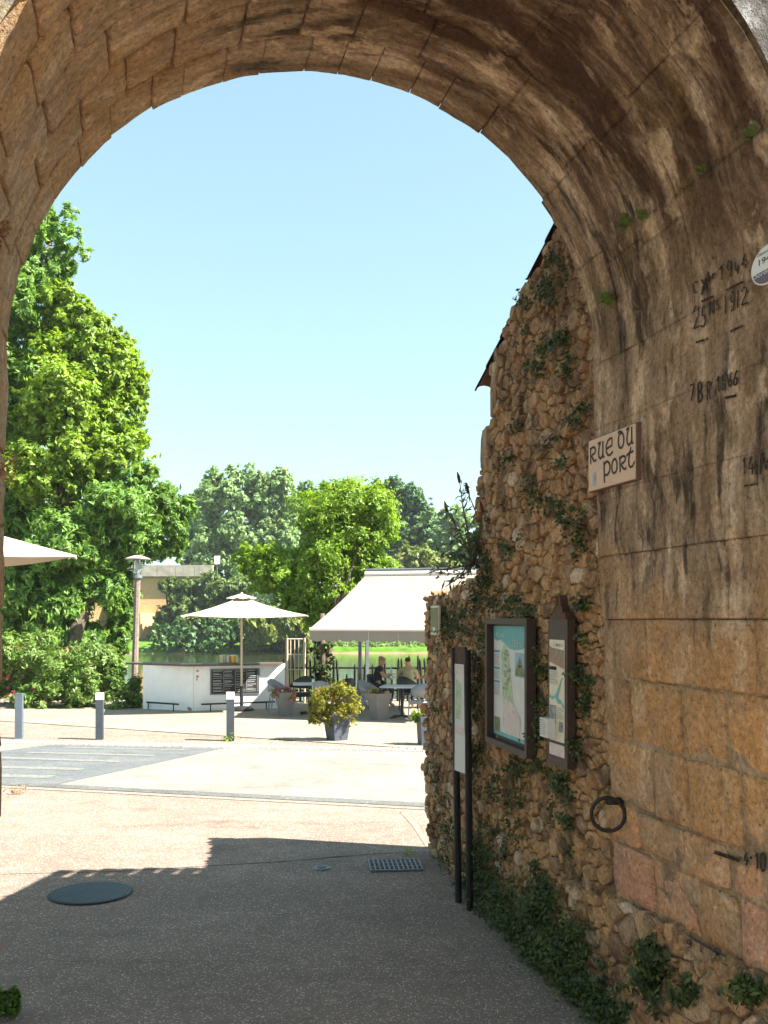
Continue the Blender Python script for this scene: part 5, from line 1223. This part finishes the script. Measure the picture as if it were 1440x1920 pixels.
V = [Vector((v.co.x*1.0, v.co.y*.7, max(-.05, v.co.z*.62)))*(1+.25*noise.noise(v.co*9))+c0+Vector((0, -.03, .062)) for v in bm.verts]; Fc = [tuple(v.index for v in f.verts) for f in bm.faces]; bm.free(); mesh('block', V, Fc, M['rubble'], t)
# square parasol beside the bar
def parasol(name, label, base, z_edge, z_top, half, ang, m_pole='pole', pole_off=(0, 0), vent=True, seg=6):
    base = Vector(base); t = thing(name, label, 'parasol', base)
    mb = MB(); mb.lathe(base, [(.30, .012), (.30, .06), (.20, .11), (.07, .13)], 20); mb.build('foot', M['black'], t)
    MB().tube([base+Vector((0, 0, .10)), base+Vector((0, 0, .62))], .045, 10).build('socket', M['black'], t)
    MB().tube([base+Vector((0, 0, .622)), base+Vector((0, 0, z_top-.03))], .028, 10).build('pole', M[m_pole], t)
    ap = base+Vector((0, 0, z_top)); cor = [base+Vector((math.cos(ang+k*math.pi/2)*half, math.sin(ang+k*math.pi/2)*half, z_edge)) for k in range(4)]
    for k in range(4):
        a, b_ = cor[k], cor[(k+1) % 4]; V = []; Fc = []
        for i in range(seg+1):
            for j in range(i+1):
                f = i/seg; g_ = j/i if i else 0; p = ap.lerp(a.lerp(b_, g_), f); sag = 4*g_*(1-g_)*f*f*.05+.05*math.sin(math.pi*f)
                V.append(p-Vector((0, 0, sag)))
        idx = lambda i, j: i*(i+1)//2+j
        for i in range(seg):
            for j in range(i+1):
                Fc.append((idx(i, j), idx(i+1, j), idx(i+1, j+1)))
                if j < i: Fc.append((idx(i, j), idx(i+1, j+1), idx(i, j+1)))
        n = len(V); V2 = V+[v-Vector((0, 0, .012)) for v in V]; F2 = Fc+[tuple(reversed([q+n for q in f])) for f in Fc]
        for j in range(seg):
            x, y = idx(seg, j), idx(seg, j+1); F2.append((x, x+n, y+n, y))
        cp = mesh('canopy_panel', V2, F2, M['canvas'], t)
        MB().tube([ap-Vector((0, 0, .05)), (ap.lerp(a, .5)-Vector((0, 0, .085))), a-Vector((0, 0, .03))], .011, 6).build('rib', M['pole'], t)
        md = ap.lerp(a, .52)-Vector((0, 0, .09)); MB().tube([base+Vector((0, 0, z_edge-.35+.3)), md], .009, 5).build('strut', M['pole'], t)
    if vent:
        V = [ap+Vector((0, 0, .07))]; n = 16
        for k in range(n): a_ = ang+2*math.pi*k/n; rr_ = .34+(.06 if k % 2 else 0); V.append(ap+Vector((math.cos(a_)*rr_, math.sin(a_)*rr_, -.075+(.03 if k % 2 else 0))))
        mesh('vent_flap', V, [(0, 1+k, 1+(k+1) % n) for k in range(n)], M['canvas'], t); MB().lathe(ap+Vector((0, 0, .06)), [(.03, 0), (.02, .04)], 8).build('finial', M['pole'], t)
    return t
gb = G(453, 1333); parasol('square_parasol', 'cream square parasol on a pale pole in front of the white bar', (gb.x, gb.y, 0), P(0, 1154, gb.y).z, P(0, 1118, gb.y).z, 2.03, math.atan2(-131, -77))
t2 = parasol('street_parasol', 'off-white parasol corner reaching in from the left jamb, high above the hedge', (-5.15, 9.6, 0), 2.93, 3.62, 2.12, math.radians(4), vent=True)
# planters
def planter(px, by, wt, wb, hpx, rz, m, label, rim=True):
    g_ = G(px, by-3); s = g_.y/F; t = thing('planter', label, 'planter', g_, 0, 'square tapered planters on the terrace')
    h_ = hpx*s; a, b_ = wt*s, wb*s
    mb = MB(); c = Vector((g_.x, g_.y, .008)); V = []
    for z, w in ((0, b_), (h_*.78, b_+(a-b_)*.8)):
        for k in range(4): q = rz+math.pi/4+k*math.pi/2; V.append(c+Vector((math.cos(q)*w*.7071, math.sin(q)*w*.7071, z)))
    mb.add(V, [(3, 2, 1, 0), (4, 5, 6, 7)]+[(k, (k+1) % 4, (k+1) % 4+4, k+4) for k in range(4)]); mb.build('body', m, t)
    V = []
    for z, w in ((h_*.781, a*1.0), (h_, a*1.03), (h_, a*.9), (h_-.05, a*.88)):
        for k in range(4): q = rz+math.pi/4+k*math.pi/2; V.append(c+Vector((math.cos(q)*w*.7071, math.sin(q)*w*.7071, z)))
    Fc = [(3, 2, 1, 0)]
    for lv in range(3): Fc += [(lv*4+k, lv*4+(k+1) % 4, lv*4+(k+1) % 4+4, lv*4+k+4) for k in range(4)]
    MB().add(V, Fc).build('rim', m, t); MB().add(V[12:], [(0, 1, 2, 3)]).build('soil', M['soil'], t)
    return t, c+Vector((0, 0, h_)), s
def plant_in(name, label, c, cl, n, ln, w, m, fl=None, seed=1, stems=5, cat='plant'):
    r = np.random.default_rng(seed); t = thing(name, label, cat, c); leaf_obj('foliage', crown(cl, n, ln, w, r, sub=9, spread=.14), M[m], t)
    for i in range(stems):
        k = Vector(cl[i % len(cl)][0]); MB().tube([c-Vector((0, 0, .06)), c.lerp(k, .8)], [.012, .004], 5).build('stem', M['stem'], t)
    for mm, q, nn_ in fl or (): leaf_obj('flowers', crown(q, nn_, .075, .07, r, sub=8, twig=3, spread=.05, shell=(.9, 1.15), up=.2), M[mm], t, 'stuff')
t, c, s = planter(535, 1346, 31, 18, 45, .5, M['taupe'], 'taupe planter of pink and red flowers beside the white bar')
cl = [px_clump(520, 1297, c.y, 12, 9, 0, .12), px_clump(538, 1295, c.y, 14, 11, 0, .14), px_clump(548, 1305, c.y, 10, 14, -.1, .1), px_clump(530, 1305, c.y, 14, 8, -.1, .12)]
plant_in('flower_plant', 'trailing pink and red petunias spilling over the taupe planter by the bar', c, cl, 900, .06, .03, 'leaf_lime', [('petal_pink', cl[:2], 80), ('petal_red', cl[2:], 70), ('petal_purple', [cl[1]], 25)], 51)
t, c, s = planter(632, 1391, 40, 28, 54, .62, M['potgrey'], 'slate grey planter holding the large golden bush')
gs = [(610, 1315, 34, 28), (648, 1305, 30, 28), (630, 1330, 40, 24), (590, 1330, 20, 22), (664, 1318, 16, 22), (640, 1345, 34, 16), (600, 1345, 22, 14), (600, 1300, 18, 14), (635, 1293, 20, 12), (660, 1300, 12, 14)]
cl = [px_clump(x, y, c.y-.05, rx, ry, 0, .24) for x, y, rx, ry in gs]
plant_in('golden_bush', 'large golden-green bush overflowing the slate grey planter', c, cl, 10500, .055, .018, 'leaf_yellow', [('petal_red', [cl[0], cl[2]], 26)], 52, 7, 'bush')
t, c, s = planter(710, 1353, 34, 20, 50, .66, M['taupe'], 'taupe planter of coral flowers before the seated people')
cl = [px_clump(700, 1299, c.y, 12, 7, 0, .12), px_clump(715, 1299, c.y, 14, 7, 0, .12), px_clump(724, 1301, c.y, 8, 8, 0, .1)]
plant_in('flower_plant', 'low coral and pink flowers in the taupe planter before the seated people', c, cl, 700, .055, .026, 'leaf_lime', [('petal_red', cl, 120), ('petal_pink', [cl[0]], 40), ('petal_purple', [cl[1]], 14)], 53)
t, c, s = planter(800, 1400, 32, 27, 54, .25, M['potgrey'], 'dark slate planter half hidden by the end of the rubble wall')
cl = [px_clump(782, 1340, c.y, 12, 10, 0, .12), px_clump(800, 1338, c.y, 14, 10, 0, .14), px_clump(776, 1350, c.y, 8, 10, 0, .08)]
plant_in('succulent_plant', 'yellowish plant in the dark planter at the rubble wall end', c, cl, 800, .06, .03, 'leaf_lime', [('petal_red', [cl[1]], 10)], 54)
# awning on posts
ax = Vector((4, -1.2, 0)).normalized(); ex = Vector((-1.2, -4.0, 0)); f0 = P(581, 1178, 22.5); t0 = P(685, 1079, 26.5); LA = 4.2
t = thing('awning', 'large off-white sloping awning with a scalloped valance over the terrace tables', 'awning', Vector((f0.x, f0.y, 0)))
for k in range(6):
    a0, a1 = LA*k/6+.006, LA*(k+1)/6-.006; V = []
    for th in (0, -.012):
        for i in range(7):
            for j in range(3): f = i/6; V.append(t0.lerp(f0, f)+ax*(a0+(a1-a0)*j/2)+Vector((0, 0, th-.06*math.sin(math.pi*f))))
    Fc = [(i*3+j, (i+1)*3+j, (i+1)*3+j+1, i*3+j+1) for i in range(6) for j in range(2)]; Fc += [tuple(reversed([q+21 for q in f])) for f in Fc]
    mesh('fabric_panel', V, Fc, M['awning'], t)
    mb = MB(); V = []; nn_ = 16
    for j in range(nn_+1):
        p = f0+ax*(a0+(a1-a0)*j/nn_)+Vector((0, 0, -.035)); dp = .23+.035*abs(math.sin(math.pi*j/nn_*2)); V += [p, p-Vector((0, 0, dp))]
    mesh('valance', V, [(2*j, 2*j+1, 2*j+3, 2*j+2) for j in range(nn_)], M['awning'], t)
MB().tube([f0+Vector((0, 0, -.02)), f0+ax*LA+Vector((0, 0, -.02))], .04, 8).build('front_bar', M['cap'], t)
MB().tube([t0+Vector((0, 0, .04)), t0+ax*LA+Vector((0, 0, .04))], .075, 8).build('cassette', M['cap'], t)
MB().tube([t0+Vector((0, 0, .15)), t0+ax*LA+Vector((0, 0, .15))], .03, 6).build('top_rail', M['zinc'], t)
p = G(688, 1318); MB().box((p.x, p.y, 1.45), (.085, .085, 2.88), .3).build('square_post', M['zinc'], t)
for k in (.12, 2.2): MB().tube([t0+ax*(k+.3)+Vector((0, 0, -.12)), t0.lerp(f0, .5)+ax*(k+.9)+Vector((0, 0, -.16)), f0+ax*(k+.3)+Vector((0, 0, -.05))], .03, 6).build('folding_arm', M['zinc'], t)
p = G(675, 1322); MB().lathe((p.x, p.y, 0), [(.14, .01), (.11, .12), (.085, .5), (.055, .8), (.075, .84), (.05, .9), (.045, 2.7)], 12).build('round_post', M['zinc'], t, True)
p = G(668, 1324); t = thing('weight_base', 'heavy round grey base standing beside the round awning post', 'base', p)
MB().lathe((p.x-.1, p.y-.1, 0), [(.42, .01), (.42, .1), (.30, .2), (.1, .24)], 22).build('disc', M['zinc'], t)
# tables, chairs
def table(label, x, y, w, d, h_, m, rz=0.0):
    t = thing('cafe_table', label, 'table', (x, y, 0), rz, 'café tables under the awning')
    MB().box((0, 0, h_-.015), (w, d, .03)).build('top', M[m], t)
    MB().tube([(0, 0, .04), (0, 0, h_-.031)], .035, 8).build('pedestal', M['black'], t)
    for k in range(4): a = k*math.pi/2+.78; MB().tube([(0, 0, .06), (math.cos(a)*.34, math.sin(a)*.34, .022)], .02, 6).build('foot', M['black'], t)
table('pale café table with empty chairs, behind the flower planter by the bar', -1.78, 23.9, .85, .75, .75, 'tablegrey', .1)
table('pale café table in front of the seated people', .42, 22.95, .95, .80, .75, 'tablegrey', -.15)
table('dark café table where the seated people are eating', .42, 25.55, 1.0, .75, .74, 'steel_blue', 0)
def chair(m, label):
    t = thing('armchair', label, 'chair', (0, 0, 0), .0001, 'woven armchairs round the café tables'); mm = M[m]
    MB().box((0, .0, .43), (.46, .44, .05)).build('seat', mm, t)
    # curved back and arms: a band round the seat, high behind, sweeping down to the arms (front is +y)
    V = []; n = 15
    for i in range(n+1):
        a = math.radians(-20-140*0-220*i/n); x, y = math.cos(a)*.27, math.sin(a)*.25-.0
        f = max(0, math.sin(math.pi*i/n)); top = .64+.22*f**1.4; bot = .60-.06*f
        for rr_ in (1.0, .9): V += [(x*rr_, y*rr_-.02, bot), (x*rr_*1.04, y*rr_*1.12-.02, top)]
    Fc = []
    for i in range(n):
        a, b_ = 4*i, 4*i+4; Fc += [(a, b_, b_+1, a+1), (a+2, a+3, b_+3, b_+2), (a+1, b_+1, b_+3, a+3), (a, a+2, b_+2, b_)]
    Fc += [(0, 1, 3, 2), (4*n, 4*n+2, 4*n+3, 4*n+1)]
    MB().add(V, Fc).build('backrest', mm, t, True)
    for sx, sy in ((-1, 1), (1, 1), (-1, -1), (1, -1)):
        top = .62 if sy > 0 else .56
        MB().tube([(sx*.235, sy*.21+(.0 if sy > 0 else -.03), .0), (sx*.225, sy*.19, .42), (sx*.25, sy*.12, top)], [.014, .017, .016], 6).build('leg', mm, t)
    MB().box((0, .205, .385), (.44, .02, .05)).build('apron', mm, t)
    return t
protos = {'wicker': chair('wicker', 'x'), 'wicker_dark': chair('wicker_dark', 'x')}; used = set()
def place(kind, x, y, face, label):
    p = protos[kind]
    if kind in used:
        c = p.copy(); COL.objects.link(c)
        for ch in list(p.children): k = ch.copy(); COL.objects.link(k); k.parent = c
        p = c
    used.add(kind); p.location = (x, y, .012); p.rotation_euler = (0, 0, face-math.pi/2); p['label'] = label
place('wicker', -2.52, 23.75, .25, 'pale grey woven chair between the white bar and the first café table')
place('wicker', -1.40, 23.15, 1.9, 'grey woven chair with its back turned, behind the golden bush')
place('wicker_dark', -1.02, 24.2, 2.9, 'dark woven chair on the fence side beyond the golden bush')
place('wicker_dark', -2.1, 24.65, -1.4, 'dark woven chair tucked in at the far side of the first table')
place('wicker', -.30, 23.15, .15, 'grey woven chair at the bar side of the empty front table')
place('wicker', .86, 22.25, 2.35, 'grey woven chair with an open back slot beside the rubble wall end')
place('wicker', 1.25, 22.9, 3.0, 'grey woven chair mostly hidden by the rubble wall')
place('wicker_dark', -.16, 25.6, .0, 'dark woven chair in which the woman in black sits')
place('wicker_dark', .62, 24.86, 1.57, 'dark woven chair in which the man in khaki sits')
place('wicker_dark', 1.28, 25.5, 3.1, 'dark woven chair holding the person in maroon')
p = Vector((.18, 25.42, .74)); t = thing('water_bottle', 'clear water bottle standing on the table of the seated people', 'bottle', p)
MB().lathe(p, [(.04, .002), (.042, .18), (.038, .22), (.016, .29), (.016, .33)], 12).build('body', M['glass'], t, True); MB().lathe(p+Vector((0, 0, .331)), [(.018, 0), (.018, .025)], 8).build('cap', M['print_sky'], t)

# ------------------------------------------------------------------ seated people (skin-modifier bodies)
def skinned(name, J, E, m, parent, root=0, sub=2):
    me = bpy.data.meshes.new(name); me.from_pydata([j[:3] for j in J], E, []); o = bpy.data.objects.new(name, me); COL.objects.link(o)
    mo = o.modifiers.new('s', 'SKIN'); mo.use_smooth_shade = True
    for i, j in enumerate(J):
        r_ = j[3] if isinstance(j[3], tuple) else (j[3], j[3]); sv = me.skin_vertices[0].data[i]; sv.radius = r_; sv.use_root = (i == root)
    ms = o.modifiers.new('d', 'SUBSURF'); ms.levels = sub; ms.render_levels = sub
    dg = bpy.context.evaluated_depsgraph_get(); dg.update(); nm = bpy.data.meshes.new_from_object(o.evaluated_get(dg))
    bpy.data.objects.remove(o); nm.name = name; nm.materials.clear(); nm.materials.append(m); nm.polygons.foreach_set('use_smooth', [True]*len(nm.polygons))
    q = bpy.data.objects.new(name, nm); link(q, parent); OFF[q.name] = Vector((0, 0, 0)); return q
def person(label, x, y, face, shirt, hair, trouser, lean=0.0, hand=(.12, .42, .78), s=1.0):
    """seated figure facing +y in its own frame, seat at z .47"""
    t = thing('person', label, 'person', (x, y, .012), face-math.pi/2+.00001)
    l = lean; J = []; E = []
    def add(p, r_, par=None): J.append((*p, r_)); (E.append((par, len(J)-1)) if par is not None else None); return len(J)-1
    pel = add((0, -.08, .56), (.15, .12)); bel = add((0, -.08+l*.3, .70), (.14, .11), pel); che = add((0, -.07+l*.7, .90), (.155, .115), bel); nb = add((0, -.06+l, 1.04), (.085, .075), che)
    nk = add((0, -.045+l*1.1, 1.10), .052, nb); hd = add((0, -.025+l*1.2, 1.17), (.068, .078), nk); ht = add((0, -.02+l*1.2, 1.26), (.076, .09), hd); cr_ = add((0, -.025+l*1.2, 1.32), (.05, .06), ht)
    add((0, .065+l*1.2, 1.205), .014, hd); add((-.082, -.02+l*1.2, 1.215), .014, hd); add((.082, -.02+l*1.2, 1.215), .014, hd)
    for sg in (-1, 1):
        sh = add((sg*.18, -.06+l, 1.0), .062, nb); el = add((sg*.25, .08+l*.6, .80), .045, sh)
        hx, hy, hz = hand if sg > 0 else (hand[0], hand[1], .78)
        wr = add((sg*hx, hy-.12, hz+.01), .030, el); pm = add((sg*hx*.9, hy-.05, hz+.008), (.036, .022), wr)
        for q, ln_ in zip((-.03, -.01, .01, .03), (.062, .074, .07, .054)): a_ = add((sg*hx*.9+q, hy-.01+ln_*.4, hz+.010), .0095, pm); add((sg*hx*.9+q*1.1, hy-.01+ln_, hz-.004), .008, a_)
        th_ = add((sg*(hx*.9-.035), hy-.045, hz+.012), .010, pm); add((sg*(hx*.9-.055), hy-.015, hz+.008), .009, th_)
        hp = add((sg*.10, .02, .53), .085, pel); kn = add((sg*.13, .36, .50), .062, hp); an = add((sg*.13, .30, .10), .04, kn); add((sg*.135, .42, .04), (.04, .03), an)
    skinned('body', J, E, M['skin'], t)
    J2 = [(0, -.08, .52, (.168, .135)), (0, -.08+l*.3, .70, (.158, .128)), (0, -.07+l*.7, .90, (.172, .132)), (0, -.06+l, 1.035, (.10, .085))]; E2 = [(0, 1), (1, 2), (2, 3)]
    for sg in (-1, 1): n = len(J2); J2 += [(sg*.18, -.06+l, 1.0, .075), (sg*.225, .03+l*.75, .89, .062)]; E2 += [(3, n), (n, n+1)]
    skinned('shirt', J2, E2, M[shirt], t, 0)
    J3 = [(0, -.08, .54, (.165, .135))]; E3 = []
    for sg in (-1, 1): n = len(J3); J3 += [(sg*.10, .02, .53, .097), (sg*.13, .36, .50, .074), (sg*.13, .31, .18, .055)]; E3 += [(0, n), (n, n+1), (n+1, n+2)]
    skinned('trousers', J3, E3, M[trouser], t, 0)
    y0 = -.045+l*1.2; skinned('hair', [(0, y0-.01, 1.19, (.068, .062)), (0, y0-.005, 1.27, (.086, .088)), (0, y0+.005, 1.335, (.062, .072))], [(0, 1), (1, 2)], M[hair], t, 0)
    for sg in (-1, 1):
        mb = MB(); mb.lathe((sg*.031, .068+l*1.2, 1.243), [(.002, -.008), (.010, 0), (.002, .008)], 8); mb.build('eye', M['eye'], t, True, True)
    MB().box((0, .062+l*1.2, 1.165), (.045, .012, .010)).build('mouth', M['red'], t, False, True)
    return t
person('grey-haired woman in a dark top leaning over the table, seen side on', -.14, 25.6, .0, 'shirt_dark', 'hair_light', 'denim', .10, (.10, .38, .86))
person('dark-haired man in a khaki shirt seated with his back turned', .60, 24.86, 1.57, 'shirt_khaki', 'hair_dark', 'denim', .04)
person('person in maroon at the table, mostly hidden by the rubble wall', 1.26, 25.5, 3.1, 'shirt_maroon', 'hair_dark', 'denim', .08)
# ------------------------------------------------------------------ fence, trellis, lamp post
t = thing('picket_fence', 'rustic black fence of uneven leaning stakes between the tables and the river', 'fence', (-.5, 27.6, 0)); YF = 27.6; rq = random.Random(17)
xa, xb = (522-CX)/F*YF, (830-CX)/F*YF
for z in (.30, .92): MB().tube([(xa, YF, z), (xa*.4, YF+.02, z+.02), (xb, YF, z)], .03, 6).build('rail', M['iron'], t)
x = xa+.05; k = 0
while x < xb:
    h_ = rq.choice([1.3, 1.15, 1.22, .95, .78, 1.2, 1.05]); ln_ = rq.uniform(-.09, .09)
    MB().tube([(x, YF-.05, .0), (x+ln_*.5, YF-.05, h_*.55), (x+ln_, YF-.05, h_-.07), (x+ln_*1.05, YF-.05, h_)], [.034, .036, .03, .008], 6).build('stake', M['iron'], t); x += rq.uniform(.11, .17)
t = thing('iron_trellis', 'pale rusty iron trellis panel standing beside the ivy column', 'trellis', P(553, 1290, 27.0)); YT_ = 27.0
for px in (538, 571): p = P(px, 1196, YT_); MB().tube([(p.x, YT_, 0), p], .035, 6).build('post', M['pole'], t)
for px in (545, 552.5, 560): p = P(px, 1198, YT_); MB().tube([(p.x, YT_, .3), p], .014, 5).build('bar', M['pole'], t)
for py in (1198, 1227, 1255): a, b_ = P(538, py, YT_), P(571, py, YT_); MB().tube([a, b_], .016, 5).build('cross_bar', M['pole'], t)
YL = 28.0; p = P(255, 1240, YL); b0 = Vector((p.x-.06, YL, 0)); tp = P(258, 1083, YL)
t = thing('street_lamp', 'tall street lamp with a flat disc cap and glass lantern on a weathered post', 'street lamp', b0)
MB().tube([b0, b0.lerp(tp, .5), tp], [.095, .09, .085], 8).build('post', M['wood'], t)
zc_ = lambda py: P(0, py, YL).z
MB().lathe((tp.x, YL, 0), [(.14, zc_(1084)), (.13, zc_(1078))], 14).build('collar', M['zinc'], t); MB().lathe((tp.x, YL, 0), [(.10, zc_(1077.8)), (.11, zc_(1050))], 12).build('lantern', M['glass'], t, True)
MB().lathe((tp.x, YL, 0), [(.035, zc_(1077.5)), (.035, zc_(1051))], 8).build('lamp_tube', M['white'], t)
for k in range(4): a = k*math.pi/2+.4; MB().tube([(tp.x+.125*math.cos(a), YL+.125*math.sin(a), zc_(1078)), (tp.x+.125*math.cos(a), YL+.125*math.sin(a), zc_(1049))], .008, 5).build('stay', M['zinc'], t)
MB().lathe((tp.x, YL, 0), [(.35, zc_(1049)), (.36, zc_(1047.5)), (.12, zc_(1042)), (.02, zc_(1041))], 22).build('disc_cap', M['lampwhite'], t)

# ------------------------------------------------------------------ summer haze
hz = MB().box((0, 55, 6.5), (420, 480, 24)).build('haze', None); tag(hz, kind='stuff', label='thin summer haze over the river')
hm = bpy.data.materials.new('haze_air'); hm.use_nodes = True; hn = hm.node_tree; hn.nodes.remove(hn.nodes['Principled BSDF'])
pv = hn.nodes.new('ShaderNodeVolumePrincipled'); pv.inputs['Density'].default_value = .00022; pv.inputs['Color'].default_value = (.86, .93, 1, 1)
hn.links.new(pv.outputs[0], hn.nodes['Material Output'].inputs['Volume']); hz.data.materials.append(hm)
